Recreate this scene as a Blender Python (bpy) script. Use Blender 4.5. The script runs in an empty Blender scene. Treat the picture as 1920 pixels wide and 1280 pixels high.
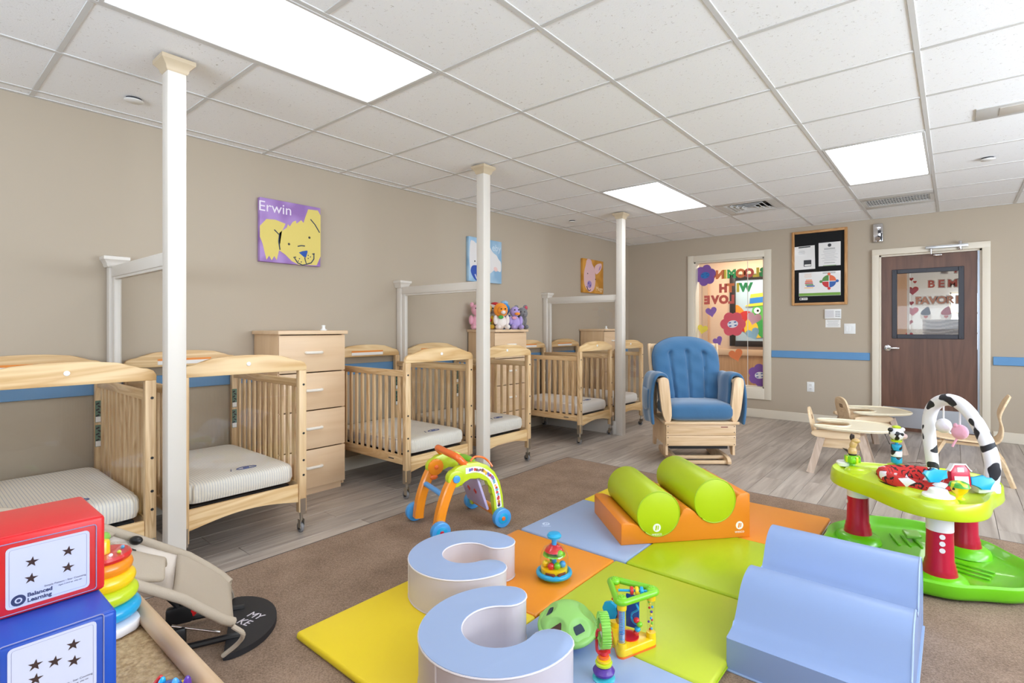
import bpy, bmesh, math, random
from mathutils import Matrix, Vector
random.seed(7)
SC = bpy.context.scene
COL = SC.collection
PI = math.pi
def S(r, g, b):
    f = lambda c: (c/255/12.92) if c/255 <= .04045 else ((c/255+.055)/1.055)**2.4
    return (f(r), f(g), f(b), 1.0)

# ------------------------------------------------------------------ camera, light, exposure
cam_d = bpy.data.cameras.new('camera'); cam = bpy.data.objects.new('camera', cam_d); COL.objects.link(cam)
cam.location = (0, 0, 1.186)
cam.rotation_euler = (PI/2, 0, .679)
cam_d.sensor_width = 36; cam_d.lens = 978.8/1920*36
cam_d.shift_x = -38.1/1920; cam_d.shift_y = -27.3/1920
cam_d.clip_start = .02
SC.camera = cam
w = bpy.data.worlds.new('daylight'); SC.world = w; w.use_nodes = True
w.node_tree.nodes['Background'].inputs[0].default_value = (.62, .78, 1.0, 1)
w.node_tree.nodes['Background'].inputs[1].default_value = 2.2
def area_light(name, loc, rot, sx, sy, power, col):
    d = bpy.data.lights.new(name, 'AREA'); d.shape = 'RECTANGLE'; d.size = sx; d.size_y = sy
    d.energy = power; d.color = col
    o = bpy.data.objects.new(name, d); COL.objects.link(o); o.location = loc; o.rotation_euler = rot
    return o
# daylight through the windows of the wall behind the camera and of the right-hand wall
area_light('daylight_near', (-.4, -2.75, 1.45), (PI/2+1.1, 0, 0), 4.4, 1.4, 150, (.80, .90, 1))
area_light('daylight_right', (3.05, 2.6, 1.45), (0, PI/2+.85, 0), 1.4, 4.4, 205, (.84, .92, 1))
LIGHT_PANEL = 5.0
vs = SC.view_settings
SC.display_settings.display_device = 'sRGB'
vs.view_transform = 'Standard'; vs.look = 'None'; vs.gamma = 1; vs.exposure = 0.28
vs.use_curve_mapping = False
SC.cycles.max_bounces = 10; SC.cycles.diffuse_bounces = 6; SC.cycles.transparent_max_bounces = 24
SC.cycles.sample_clamp_indirect = 6
SC.cycles.use_denoising = True
SC.cycles.caustics_reflective = False; SC.cycles.caustics_refractive = False

# ------------------------------------------------------------------ mesh helpers
I4 = Matrix.Identity(4)
def T(*c): return Matrix.Translation(c if len(c) == 3 else c[0])
def RZ(a): return Matrix.Rotation(a, 4, 'Z')
def RX(a): return Matrix.Rotation(a, 4, 'X')
def RY(a): return Matrix.Rotation(a, 4, 'Y')
def FR(o, right, up):
    r = Vector(right).normalized(); u = Vector(up).normalized(); n = r.cross(u)
    m = Matrix((r, u, n)).transposed().to_4x4(); m.translation = o
    return m
LEFTW = lambda y, z, x=-3.9: FR((x, y, z), (0, 1, 0), (0, 0, 1))      # flat thing on the left wall
BACKW = lambda x, z, y=7.198: FR((x, y, z), (1, 0, 0), (0, 0, 1))      # flat thing on the back wall
class M:
    def __init__(s): s.b = bmesh.new(); s.X = I4
    def box(s, c, d, bev=0, seg=2, R=I4):
        r = bmesh.ops.create_cube(s.b, size=1, matrix=s.X @ T(*c) @ R @ Matrix.Diagonal((d[0], d[1], d[2], 1)))
        if bev:
            es = list({e for v in r['verts'] for e in v.link_edges})
            bmesh.ops.bevel(s.b, geom=es, offset=bev, segments=seg, affect='EDGES', profile=.5, clamp_overlap=True)
        return s
    def cyl(s, a, b, r, r2=None, n=16, bev=0):
        a = Vector(a); b = Vector(b); d = b-a
        q = Vector((0, 0, 1)).rotation_difference(d.normalized()).to_matrix().to_4x4()
        x = bmesh.ops.create_cone(s.b, cap_ends=True, cap_tris=False, segments=n, radius1=r, radius2=r if r2 is None else r2,
                                  depth=d.length, matrix=s.X @ T((a+b)/2) @ q)
        if bev:
            es = [e for e in {e for v in x['verts'] for e in v.link_edges} if any(len(f.verts) > 4 for f in e.link_faces)]
            bmesh.ops.bevel(s.b, geom=es, offset=bev, segments=2, affect='EDGES', profile=.5)
        return s
    def ball(s, c, r, n=16, m=10, R=I4):
        r = (r, r, r) if isinstance(r, (int, float)) else r
        bmesh.ops.create_uvsphere(s.b, u_segments=n, v_segments=m, radius=1, matrix=s.X @ T(*c) @ R @ Matrix.Diagonal((r[0], r[1], r[2], 1)))
        return s
    def rings(s, rs, closed=True, caps=True, loop=False):
        vs_ = [[s.b.verts.new(s.X @ Vector(p)) for p in r] for r in rs]
        n = len(rs[0]); k = len(rs)
        for i in range(k if loop else k-1):
            A, B = vs_[i], vs_[(i+1) % k]
            for j in range(n if closed else n-1):
                j2 = (j+1) % n
                try: s.b.faces.new((A[j], A[j2], B[j2], B[j]))
                except ValueError: pass
        if caps and closed and not loop:
            s.b.faces.new(vs_[0][::-1]); s.b.faces.new(vs_[-1])
        return s
    def sweep(s, pts, sec, closed=False, up=(0, 0, 1), scale=None):
        P = [Vector(p) for p in pts]; n = len(P); out = []
        up = Vector(up)
        for i in range(n):
            if closed: t = P[(i+1) % n]-P[i-1]
            else: t = P[min(i+1, n-1)]-P[max(i-1, 0)]
            t.normalize(); sd = t.cross(up)
            if sd.length < 1e-4: sd = t.cross(Vector((1, .3, 0)))
            sd.normalize(); u = sd.cross(t)
            k = 1 if scale is None else scale[i]
            out.append([P[i]+sd*a*k+u*b*k for a, b in sec])
        return s.rings(out, True, True, closed)
    def tube(s, pts, r, n=8, closed=False, up=(0, 0, 1)):
        rl = r if isinstance(r, (list, tuple)) else None
        sec = [(math.cos(2*PI*i/n), math.sin(2*PI*i/n)) for i in range(n)]
        return s.sweep(pts, [(a*(1 if rl else r), b*(1 if rl else r)) for a, b in sec], closed, up, rl)
    def lathe(s, prof, c=(0, 0, 0), n=24, R=I4, caps=True):
        m = s.X @ T(*c) @ R; rs = []
        for r, z in prof:
            rs.append([s.b.verts.new(m @ Vector((r*math.cos(2*PI*i/n), r*math.sin(2*PI*i/n), z))) for i in range(n)] if r > 1e-6
                      else [s.b.verts.new(m @ Vector((0, 0, z)))])
        for A, B in zip(rs, rs[1:]):
            for j in range(n):
                j2 = (j+1) % n
                if len(A) == 1 and len(B) == 1: break
                if len(A) == 1: f = (A[0], B[j2], B[j])
                elif len(B) == 1: f = (A[j], A[j2], B[0])
                else: f = (A[j], A[j2], B[j2], B[j])
                s.b.faces.new(f)
        if caps and len(rs[0]) > 1: s.b.faces.new(rs[0][::-1])
        if caps and len(rs[-1]) > 1: s.b.faces.new(rs[-1])
        return s
    def prism(s, pts, z0, z1, m=I4, bev=0, seg=2):
        m = s.X @ m; n = len(pts)
        A = [s.b.verts.new(m @ Vector((x, y, z0))) for x, y in pts]; B = [s.b.verts.new(m @ Vector((x, y, z1))) for x, y in pts]
        f1 = s.b.faces.new(A[::-1]); f2 = s.b.faces.new(B)
        for j in range(n): s.b.faces.new((A[j], A[(j+1) % n], B[(j+1) % n], B[j]))
        if bev:
            bmesh.ops.bevel(s.b, geom=list(f1.edges)+list(f2.edges), offset=bev, segments=seg, affect='EDGES', profile=.5, clamp_overlap=True)
        return s
    def flat(s, pts, m=I4, z=0):
        m = s.X @ m
        s.b.faces.new([s.b.verts.new(m @ Vector((x, y, z))) for x, y in pts]); return s
    def surf(s, fn, nu, nv, cu=False, cv=False):
        g = [[s.b.verts.new(s.X @ Vector(fn(i/(nu if cu else nu-1), j/(nv if cv else nv-1)))) for j in range(nv)] for i in range(nu)]
        for i in range(nu if cu else nu-1):
            for j in range(nv if cv else nv-1):
                s.b.faces.new((g[i][j], g[(i+1) % nu][j], g[(i+1) % nu][(j+1) % nv], g[i][(j+1) % nv]))
        return s
    def mesh(s, name, mat, ang=38):
        bmesh.ops.recalc_face_normals(s.b, faces=s.b.faces)
        me = bpy.data.meshes.new(name); s.b.to_mesh(me); s.b.free()
        me.materials.append(mat)
        if ang:
            me.polygons.foreach_set('use_smooth', [True]*len(me.polygons)); me.set_sharp_from_angle(angle=math.radians(ang))
        me.update(); return me
def link(name, data, parent=None, loc=None, rz=None):
    o = bpy.data.objects.new(name, data); COL.objects.link(o)
    if parent: o.parent = parent
    if loc is not None: o.location = loc
    if rz is not None: o.rotation_euler = (0, 0, rz)
    return o
def mk(name, m, mat, parent=None, loc=None, rz=None, ang=38, sub=0, solid=0, label=None):
    o = link(name, m.mesh(name, mat, ang), parent, loc, rz)
    if solid:
        d = o.modifiers.new('thickness', 'SOLIDIFY'); d.thickness = solid; d.offset = 0
    if sub:
        d = o.modifiers.new('smooth', 'SUBSURF'); d.levels = sub; d.render_levels = sub
    if label: o['label'] = label
    return o
def tag(o, label, cat, group=None, kind=None):
    o['label'] = label; o['category'] = cat
    if group: o['group'] = group
    if kind: o['kind'] = kind
    return o
def thing(name, label, cat, loc=(0, 0, 0), rz=0, group=None):
    return tag(link(name, None, None, loc, rz), label, cat, group)
def struct(name, m, mat, parent=None, **k):
    o = mk(name, m, mat, parent, **k)
    if not parent: o['kind'] = 'structure'
    return o
def copy_tree(o, loc=None, rz=None, label=None, group=None):
    def cp(a, par):
        c = a.copy(); COL.objects.link(c)
        if par: c.parent = par
        for ch in a.children: cp(ch, c)
        return c
    c = cp(o, None)
    if loc is not None: c.location = loc
    if rz is not None: c.rotation_euler = (0, 0, rz)
    if label: c['label'] = label
    if group: c['group'] = group
    return c
def text(name, body, size, mat, m, parent=None, ext=.0006, align='CENTER', sx=1, bold=0):
    cu = bpy.data.curves.new(name, 'FONT'); cu.body = body; cu.size = size; cu.align_x = align; cu.align_y = 'CENTER'
    cu.extrude = ext; cu.resolution_u = 3; cu.offset = bold
    t = bpy.data.objects.new(name, cu); COL.objects.link(t)
    dg = bpy.context.evaluated_depsgraph_get(); me = bpy.data.meshes.new_from_object(t.evaluated_get(dg))
    bpy.data.objects.remove(t); bpy.data.curves.remove(cu)
    me.transform(m @ Matrix.Diagonal((sx, 1, 1, 1)))
    if sx < 0: me.flip_normals()
    me.name = name; me.materials.clear(); me.materials.append(mat)
    return link(name, me, parent)
def circ(r, n=24, cx=0, cy=0, a0=0, a1=2*PI, ry=None):
    full = abs(a1-a0-2*PI) < 1e-6; k = n if full else n-1
    return [(cx+r*math.cos(a0+(a1-a0)*i/k), cy+(r if ry is None else ry)*math.sin(a0+(a1-a0)*i/k)) for i in range(n)]
def rrect(w_, h_, r, n=5, cx=0, cy=0):
    out = []
    for sx, sy, a in ((1, 1, 0), (-1, 1, PI/2), (-1, -1, PI), (1, -1, 1.5*PI)):
        out += circ(r, n, cx+sx*(w_/2-r), cy+sy*(h_/2-r), a, a+PI/2)
    return out
def smoothpoly(pts, it=2):
    for _ in range(it):
        q = []
        for i in range(len(pts)):
            a = pts[i]; b = pts[(i+1) % len(pts)]
            q += [tuple(x*.75+y*.25 for x, y in zip(a, b)), tuple(x*.25+y*.75 for x, y in zip(a, b))]
        pts = q
    return pts
def spline(pts, n=6):
    P = [Vector(p) for p in pts]; P = [P[0]*2-P[1]]+P+[P[-1]*2-P[-2]]; out = []
    for i in range(1, len(P)-2):
        for k in range(n):
            t = k/n; a, b, c, d = P[i-1:i+3]
            out.append(.5*((2*b)+(c-a)*t+(2*a-5*b+4*c-d)*t*t+(3*b-a-3*c+d)*t**3))
    out.append(P[-2]); return out
def heart(w_, cx=0, cy=0, rot=0, n=28):
    o = []
    for i in range(n):
        t = 2*PI*i/n; x = 16*math.sin(t)**3; y = 13*math.cos(t)-5*math.cos(2*t)-2*math.cos(3*t)-math.cos(4*t)
        x, y = x*w_/32, (y+2)*w_/32
        o.append((cx+x*math.cos(rot)-y*math.sin(rot), cy+x*math.sin(rot)+y*math.cos(rot)))
    return o
def star(r, cx=0, cy=0, k=.4, rot=PI/2):
    return [(cx+(r if i % 2 == 0 else r*k)*math.cos(rot+i*PI/5), cy+(r if i % 2 == 0 else r*k)*math.sin(rot+i*PI/5)) for i in range(10)]
def blob(r, lobes, amp, cx=0, cy=0, n=60, ph=0):
    return [(cx+r*(1-amp+amp*abs(math.cos(lobes/2*a+ph)))*math.cos(a), cy+r*(1-amp+amp*abs(math.cos(lobes/2*a+ph)))*math.sin(a))
            for a in (2*PI*i/n for i in range(n))]

# ------------------------------------------------------------------ materials
MATS = {}
def nt(name):
    m = bpy.data.materials.new(name); m.use_nodes = True
    t = m.node_tree; b = t.nodes['Principled BSDF']
    return m, t, b, t.nodes.new, t.links.new
def plain(name, rgb, rough=.5, metal=0, coat=0, spec=.5, vary=.0, bump=0, bscale=200, sheen=0, emit=None):
    if name in MATS: return MATS[name]
    m, t, b, N, L = nt(name)
    c = S(*rgb); b.inputs['Base Color'].default_value = c
    b.inputs['Roughness'].default_value = rough; b.inputs['Metallic'].default_value = metal
    b.inputs['Coat Weight'].default_value = coat; b.inputs['Specular IOR Level'].default_value = spec
    b.inputs['Sheen Weight'].default_value = sheen
    if emit: b.inputs['Emission Color'].default_value = c; b.inputs['Emission Strength'].default_value = emit
    tc = N('ShaderNodeTexCoord')
    if vary:
        n = N('ShaderNodeTexNoise'); n.inputs['Scale'].default_value = 6; n.inputs['Detail'].default_value = 3
        L(tc.outputs['Object'], n.inputs['Vector'])
        x = N('ShaderNodeMix'); x.data_type = 'RGBA'; x.blend_type = 'MULTIPLY'
        x.inputs['Factor'].default_value = 1; x.inputs[6].default_value = c
        r = N('ShaderNodeMapRange'); r.inputs[3].default_value = 1-vary; r.inputs[4].default_value = 1+vary*.6
        L(n.outputs['Fac'], r.inputs[0]); L(r.outputs[0], x.inputs[7]); L(x.outputs[2], b.inputs['Base Color'])
    if bump:
        n = N('ShaderNodeTexNoise'); n.inputs['Scale'].default_value = bscale; n.inputs['Detail'].default_value = 3
        L(tc.outputs['Object'], n.inputs['Vector'])
        u = N('ShaderNodeBump'); u.inputs['Strength'].default_value = bump; u.inputs['Distance'].default_value = .004
        L(n.outputs['Fac'], u.inputs['Height']); L(u.outputs[0], b.inputs['Normal'])
    MATS[name] = m; return m
def wood(name, c1, c2, axis='X', scale=9, rough=.42, dist=2.2, fine=.35):
    if name in MATS: return MATS[name]
    m, t, b, N, L = nt(name)
    tc = N('ShaderNodeTexCoord'); mp = N('ShaderNodeMapping'); oi = N('ShaderNodeObjectInfo')
    k = [1.0, 1.0, 1.0]; k['XYZ'.index(axis)] = .09
    mp.inputs['Scale'].default_value = k
    add = N('ShaderNodeVectorMath'); add.operation = 'ADD'
    mul = N('ShaderNodeVectorMath'); mul.operation = 'SCALE'; mul.inputs[0].default_value = (3.1, 5.7, 4.3)
    L(oi.outputs['Random'], mul.inputs['Scale']); L(tc.outputs['Object'], mp.inputs[0]); L(mp.outputs[0], add.inputs[0]); L(mul.outputs[0], add.inputs[1])
    n1 = N('ShaderNodeTexNoise'); n1.inputs['Scale'].default_value = scale; n1.inputs['Detail'].default_value = 2; n1.inputs['Distortion'].default_value = dist
    n2 = N('ShaderNodeTexNoise'); n2.inputs['Scale'].default_value = scale*14; n2.inputs['Detail'].default_value = 4
    wv = N('ShaderNodeMath'); wv.operation = 'MULTIPLY'; wv.inputs[1].default_value = 9
    sn = N('ShaderNodeMath'); sn.operation = 'PINGPONG'; sn.inputs[1].default_value = 1
    L(add.outputs[0], n1.inputs['Vector']); L(add.outputs[0], n2.inputs['Vector']); L(n1.outputs['Fac'], wv.inputs[0]); L(wv.outputs[0], sn.inputs[0])
    mx = N('ShaderNodeMix'); mx.inputs[0].default_value = fine; L(sn.outputs[0], mx.inputs[2]); L(n2.outputs['Fac'], mx.inputs[3])
    rp = N('ShaderNodeValToRGB'); rp.color_ramp.elements[0].color = S(*c2); rp.color_ramp.elements[1].color = S(*c1)
    rp.color_ramp.elements[0].position = .12; rp.color_ramp.elements[1].position = .75
    L(mx.outputs[0], rp.inputs[0]); L(rp.outputs[0], b.inputs['Base Color'])
    b.inputs['Roughness'].default_value = rough
    MATS[name] = m; return m
def glass(name, tint=(1, 1, 1), refl=1.0, rough=.02):
    m, t, b, N, L = nt(name); t.nodes.remove(b); out = t.nodes['Material Output']
    tr = N('ShaderNodeBsdfTransparent'); tr.inputs[0].default_value = (*tint, 1)
    gl = N('ShaderNodeBsdfGlossy'); gl.inputs['Roughness'].default_value = rough; gl.inputs[0].default_value = (refl, refl, refl, 1)
    fr = N('ShaderNodeFresnel'); fr.inputs[0].default_value = 1.45
    x = N('ShaderNodeMixShader'); ge = N('ShaderNodeNewGeometry'); iv = N('ShaderNodeMath'); iv.operation = 'SUBTRACT'; iv.inputs[0].default_value = 1; L(ge.outputs['Backfacing'], iv.inputs[1])
    mu_ = N('ShaderNodeMath'); mu_.operation = 'MULTIPLY'; L(fr.outputs[0], mu_.inputs[0]); L(iv.outputs[0], mu_.inputs[1])
    L(mu_.outputs[0], x.inputs[0]); L(tr.outputs[0], x.inputs[1]); L(gl.outputs[0], x.inputs[2]); L(x.outputs[0], out.inputs[0])
    return m
def blotch(name, c1, c2, scale=9, thr=.52, rough=.6, soft=.02):
    m, t, b, N, L = nt(name); tc = N('ShaderNodeTexCoord'); n = N('ShaderNodeTexNoise')
    n.inputs['Scale'].default_value = scale; n.inputs['Detail'].default_value = 0
    rp = N('ShaderNodeValToRGB'); e = rp.color_ramp.elements; e[0].color = S(*c1); e[1].color = S(*c2); e[0].position = thr-soft; e[1].position = thr+soft
    L(tc.outputs['Object'], n.inputs['Vector']); L(n.outputs['Fac'], rp.inputs[0]); L(rp.outputs[0], b.inputs['Base Color']); b.inputs['Roughness'].default_value = rough
    return m

WALL = plain('wall_paint', (183, 169, 150), .75, bump=.06, bscale=260)
TRIMW = plain('cream_trim_paint', (226, 216, 198), .45)
WHITEP = plain('white_post_paint', (220, 213, 203), .42)
BLUER = plain('blue_rail_paint', (96, 148, 196), .5, vary=.06)
PINE = wood('pine_board', (230, 199, 150), (206, 165, 110), 'Y', 7, dist=1.6, fine=.3)
PINEX = wood('pine_rail', (222, 190, 144), (196, 156, 108), 'X', 9)
PINEZ = wood('pine_post', (224, 193, 149), (196, 158, 112), 'Z', 9)
MAPLE = wood('maple_front', (229, 199, 163), (221, 188, 150), 'Y', 5, dist=.6, fine=.5)
MAPLEZ = wood('maple_side', (222, 190, 152), (213, 178, 138), 'Z', 5, dist=.6, fine=.5)
BIRCH = wood('birch_ply', (232, 206, 170), (214, 184, 144), 'X', 7, dist=1.0)
GREYWD = wood('birch_leg', (205, 184, 166), (184, 160, 140), 'Z', 8)
OAK = wood('oak_frame', (206, 158, 104), (178, 126, 74), 'Z', 14)
WALNUT = wood('walnut_door', (112, 76, 58), (88, 58, 44), 'Z', 5, .38, dist=.8, fine=.55)
GLIDE = wood('glider_beech', (226, 196, 158), (206, 172, 130), 'X', 8)
GLIDEZ = wood('glider_post', (226, 196, 158), (208, 174, 134), 'Z', 8)
ACRYL = glass('clear_acrylic', (.97, .97, .965), .9)
PANE = glass('window_glass', (.97, .98, .97), .55)
WHITE = plain('white_plastic', (238, 238, 236), .35)
PAPER = plain('white_paper', (238, 236, 232), .55)
BLACK = plain('black_plastic', (22, 22, 24), .4)
DARK = plain('dark_grey', (58, 58, 62), .5)
STEEL = plain('brushed_steel', (190, 192, 196), .28, metal=1)
ALU = plain('aluminium', (205, 206, 208), .35, metal=.9)
CHROME = plain('chrome', (225, 225, 228), .12, metal=1)
BRASS = plain('dull_bracket_metal', (196, 190, 178), .3, metal=1)
RUB = plain('grey_rubber', (126, 124, 124), .5)
NAVY = plain('navy_ink', (38, 48, 92), .6)
def ceiling_mat():
    m, t, b, N, L = nt('mineral_fibre_tile'); tc = N('ShaderNodeTexCoord'); oi = N('ShaderNodeObjectInfo')
    a = N('ShaderNodeVectorMath'); a.operation = 'ADD'; s_ = N('ShaderNodeVectorMath'); s_.operation = 'SCALE'; s_.inputs[0].default_value = (7, 3, 5)
    L(oi.outputs['Random'], s_.inputs['Scale']); L(tc.outputs['Object'], a.inputs[0]); L(s_.outputs[0], a.inputs[1])
    n = N('ShaderNodeTexNoise'); n.inputs['Scale'].default_value = 75; n.inputs['Detail'].default_value = 3; n.inputs['Distortion'].default_value = 1.2
    L(a.outputs[0], n.inputs['Vector'])
    rp = N('ShaderNodeValToRGB'); e = rp.color_ramp.elements; e[0].position = .27; e[1].position = .36
    e[0].color = S(206, 204, 202); e[1].color = S(250, 251, 253)
    L(n.outputs['Fac'], rp.inputs[0]); L(rp.outputs[0], b.inputs['Base Color']); b.inputs['Roughness'].default_value = .9
    n2 = N('ShaderNodeTexNoise'); n2.inputs['Scale'].default_value = 160; L(a.outputs[0], n2.inputs['Vector'])
    u = N('ShaderNodeBump'); u.inputs['Strength'].default_value = .25; u.inputs['Distance'].default_value = .003; L(n2.outputs['Fac'], u.inputs['Height']); L(u.outputs[0], b.inputs['Normal'])
    return m
TILE = ceiling_mat()
TEE = plain('tee_bar_shaded_white', (214, 213, 211), .5)  # greyed so the colour carries the shade along the tile edges
def plank_mat():
    m, t, b, N, L = nt('grey_oak_plank'); tc = N('ShaderNodeTexCoord'); oi = N('ShaderNodeObjectInfo')
    mp = N('ShaderNodeMapping'); mp.inputs['Scale'].default_value = (1, .07, 1)
    a = N('ShaderNodeVectorMath'); a.operation = 'ADD'; s_ = N('ShaderNodeVectorMath'); s_.operation = 'SCALE'; s_.inputs[0].default_value = (17, 9, 5)
    L(oi.outputs['Random'], s_.inputs['Scale']); L(tc.outputs['Object'], mp.inputs[0]); L(mp.outputs[0], a.inputs[0]); L(s_.outputs[0], a.inputs[1])
    n = N('ShaderNodeTexNoise'); n.inputs['Scale'].default_value = 22; n.inputs['Detail'].default_value = 6; n.inputs['Distortion'].default_value = .8; L(a.outputs[0], n.inputs['Vector'])
    rp = N('ShaderNodeValToRGB'); e = rp.color_ramp.elements; e[0].position = .3; e[1].position = .7
    e[0].color = S(148, 135, 125); e[1].color = S(192, 181, 170)
    x = N('ShaderNodeMix'); x.data_type = 'RGBA'; x.blend_type = 'MULTIPLY'; x.inputs['Factor'].default_value = 1
    r = N('ShaderNodeMapRange'); r.inputs[3].default_value = .86; r.inputs[4].default_value = 1.04
    L(oi.outputs['Random'], r.inputs[0]); L(n.outputs['Fac'], rp.inputs[0]); L(rp.outputs[0], x.inputs[6]); L(r.outputs[0], x.inputs[7]); L(x.outputs[2], b.inputs['Base Color'])
    b.inputs['Roughness'].default_value = .42
    return m
PLANK = plank_mat()
def carpet_mat(name, c1, c2, scale, bump, dist=.006, weave=False):
    m, t, b, N, L = nt(name); tc = N('ShaderNodeTexCoord')
    n = N('ShaderNodeTexNoise'); n.inputs['Scale'].default_value = scale; n.inputs['Detail'].default_value = 4; n.inputs['Roughness'].default_value = .7; L(tc.outputs['Object'], n.inputs['Vector'])
    n3 = N('ShaderNodeTexNoise'); n3.inputs['Scale'].default_value = 5; n3.inputs['Detail'].default_value = 4; L(tc.outputs['Object'], n3.inputs['Vector'])
    mm = N('ShaderNodeMix'); mm.inputs[0].default_value = .28; L(n.outputs['Fac'], mm.inputs[2]); L(n3.outputs['Fac'], mm.inputs[3])
    rp = N('ShaderNodeValToRGB'); e = rp.color_ramp.elements; e[0].position = .36; e[1].position = .64; e[0].color = S(*c1); e[1].color = S(*c2)
    L(mm.outputs[0], rp.inputs[0]); L(rp.outputs[0], b.inputs['Base Color']); b.inputs['Roughness'].default_value = .95; b.inputs['Specular IOR Level'].default_value = .1
    u = N('ShaderNodeBump'); u.inputs['Strength'].default_value = bump; u.inputs['Distance'].default_value = dist; L(n.outputs['Fac'], u.inputs['Height'])
    if weave:
        v = N('ShaderNodeTexVoronoi'); v.inputs['Scale'].default_value = 110; L(tc.outputs['Object'], v.inputs['Vector']); L(v.outputs['Distance'], u.inputs['Height'])
    L(u.outputs[0], b.inputs['Normal'])
    return m
CARPET = carpet_mat('brown_carpet_pile', (118, 98, 82), (172, 147, 127), 170, .6)
SISAL = carpet_mat('tan_woven_carpet', (158, 130, 94), (214, 190, 150), 80, .5, .006, True)
def sheet_mat():
    m, t, b, N, L = nt('striped_crib_sheet'); tc = N('ShaderNodeTexCoord'); sp = N('ShaderNodeSeparateXYZ'); L(tc.outputs['Object'], sp.inputs[0])
    k = N('ShaderNodeMath'); k.operation = 'MULTIPLY'; k.inputs[1].default_value = 2*PI/.0125; L(sp.outputs['Y'], k.inputs[0])
    s_ = N('ShaderNodeMath'); s_.operation = 'SINE'; L(k.outputs[0], s_.inputs[0])
    rp = N('ShaderNodeValToRGB'); e = rp.color_ramp.elements; e[0].position = .55; e[1].position = .8; e[0].color = S(236, 230, 218); e[1].color = S(204, 202, 202)
    L(s_.outputs[0], rp.inputs[0]); L(rp.outputs[0], b.inputs['Base Color']); b.inputs['Roughness'].default_value = .8
    n = N('ShaderNodeTexNoise'); n.inputs['Scale'].default_value = 14; n.inputs['Detail'].default_value = 3; L(tc.outputs['Object'], n.inputs['Vector'])
    u = N('ShaderNodeBump'); u.inputs['Strength'].default_value = .35; u.inputs['Distance'].default_value = .02; L(n.outputs['Fac'], u.inputs['Height']); L(u.outputs[0], b.inputs['Normal'])
    return m
SHEET = sheet_mat()
PLAINSHEET = plain('white_crib_sheet', (232, 226, 220), .8, bump=.35, bscale=14)
def vinyl(n, rgb): return plain('vinyl_'+n, rgb, .36, bump=.03, bscale=600, spec=.45)
V_YEL = vinyl('yellow', (240, 212, 40)); V_ORG = vinyl('orange', (236, 146, 40)); V_BLU = vinyl('blue', (154, 175, 212))
V_LIM = vinyl('lime', (190, 204, 54)); V_LIM2 = vinyl('bright_lime', (180, 202, 24)); V_WAVE = vinyl('wave_blue', (138, 160, 202)); V_OR2 = vinyl('cradle_orange', (232, 136, 36))
V_WHT = vinyl('pale_side', (204, 194, 198)); V_RED = vinyl('red', (214, 34, 38)); V_DBL = vinyl('royal_blue', (16, 74, 178)); V_LIM3 = vinyl('seam_lime', (160, 190, 20))
def pl(n, rgb, rough=.28): return plain('toy_'+n, rgb, rough, coat=.25)
P_LIME = pl('lime', (196, 218, 34)); P_GRN = pl('green', (122, 200, 30)); P_APP = pl('apple_green', (140, 206, 84)); P_ORG = pl('orange', (244, 146, 26)); P_DOR = pl('deep_orange', (240, 112, 40))
P_BLU = pl('sky_blue', (70, 158, 226)); P_CYN = pl('cyan', (20, 164, 216)); P_DBL = pl('deep_blue', (18, 82, 170)); P_RED = pl('red', (212, 34, 38)); P_CRM = pl('crimson', (190, 12, 52))
P_YEL = pl('yellow', (248, 206, 20)); P_WHT = pl('white', (240, 238, 240)); P_PUR = pl('purple', (84, 44, 150)); P_TEA = pl('teal', (70, 196, 206)); P_TAN = pl('tan', (206, 170, 112)); P_LPU = pl('lilac', (190, 180, 226)); P_PNK = pl('pink', (240, 180, 206))
TOYGLASS = glass('clear_toy_dome', (.97, .97, .97), .8, .03)
def plush(n, rgb): return plain('plush_'+n, rgb, .95, bump=.5, bscale=90, sheen=.3)
# ================================================================== ROOM
LX, BY, RX_, NY, CZ = -3.903, 7.198, 3.2, -2.6, 2.437
floor = struct('floor', M().box(((LX+RX_)/2, (NY+BY)/2, -.06), (RX_-LX, BY-NY, .1)), plain('subfloor', (120, 108, 98), .7))
# vinyl planks laid along the room, one object each, on the floor that shows
pw, plen, gap = .152, 1.22, .0016
def plank_mesh(x0, x1, y0, y1):
    return M().box(((x0+x1)/2, (y0+y1)/2, -.003), (x1-x0-gap, y1-y0-gap, .012), .0015, 1).mesh('plank', PLANK)
shared = plank_mesh(0, pw, 0, plen)
x = LX; k = 0
while x < 1.3:
    y = -.25-((k*.47) % 1.0)*plen if x < -2.75 else 3.7-((k*.47) % 1.0)*plen
    while y < BY:
        if y+plen > (0 if x < -2.75 else 3.85):
            y1 = min(y+plen, BY-.002); x1 = x+pw
            if y1-y > plen-.01: link('plank', shared, floor, (x, y, 0))
            elif y1-y > .05: link('plank', plank_mesh(0, pw, 0, y1-y), floor, (x, y, 0))
        y += plen
    x += pw; k += 1
cp = mk('carpet', M().box((.24, .64, .004), (5.92, 6.48, .008), .003, 1), CARPET)
tag(cp, 'brown low pile carpet laid beside the grey wood floor', 'carpet')
mk('edge_strip', M().box((-2.723, .64, .003), (.006, 6.48, .008)).box((.24, 3.883, .003), (5.92, .006, .008)), DARK, cp)

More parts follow.
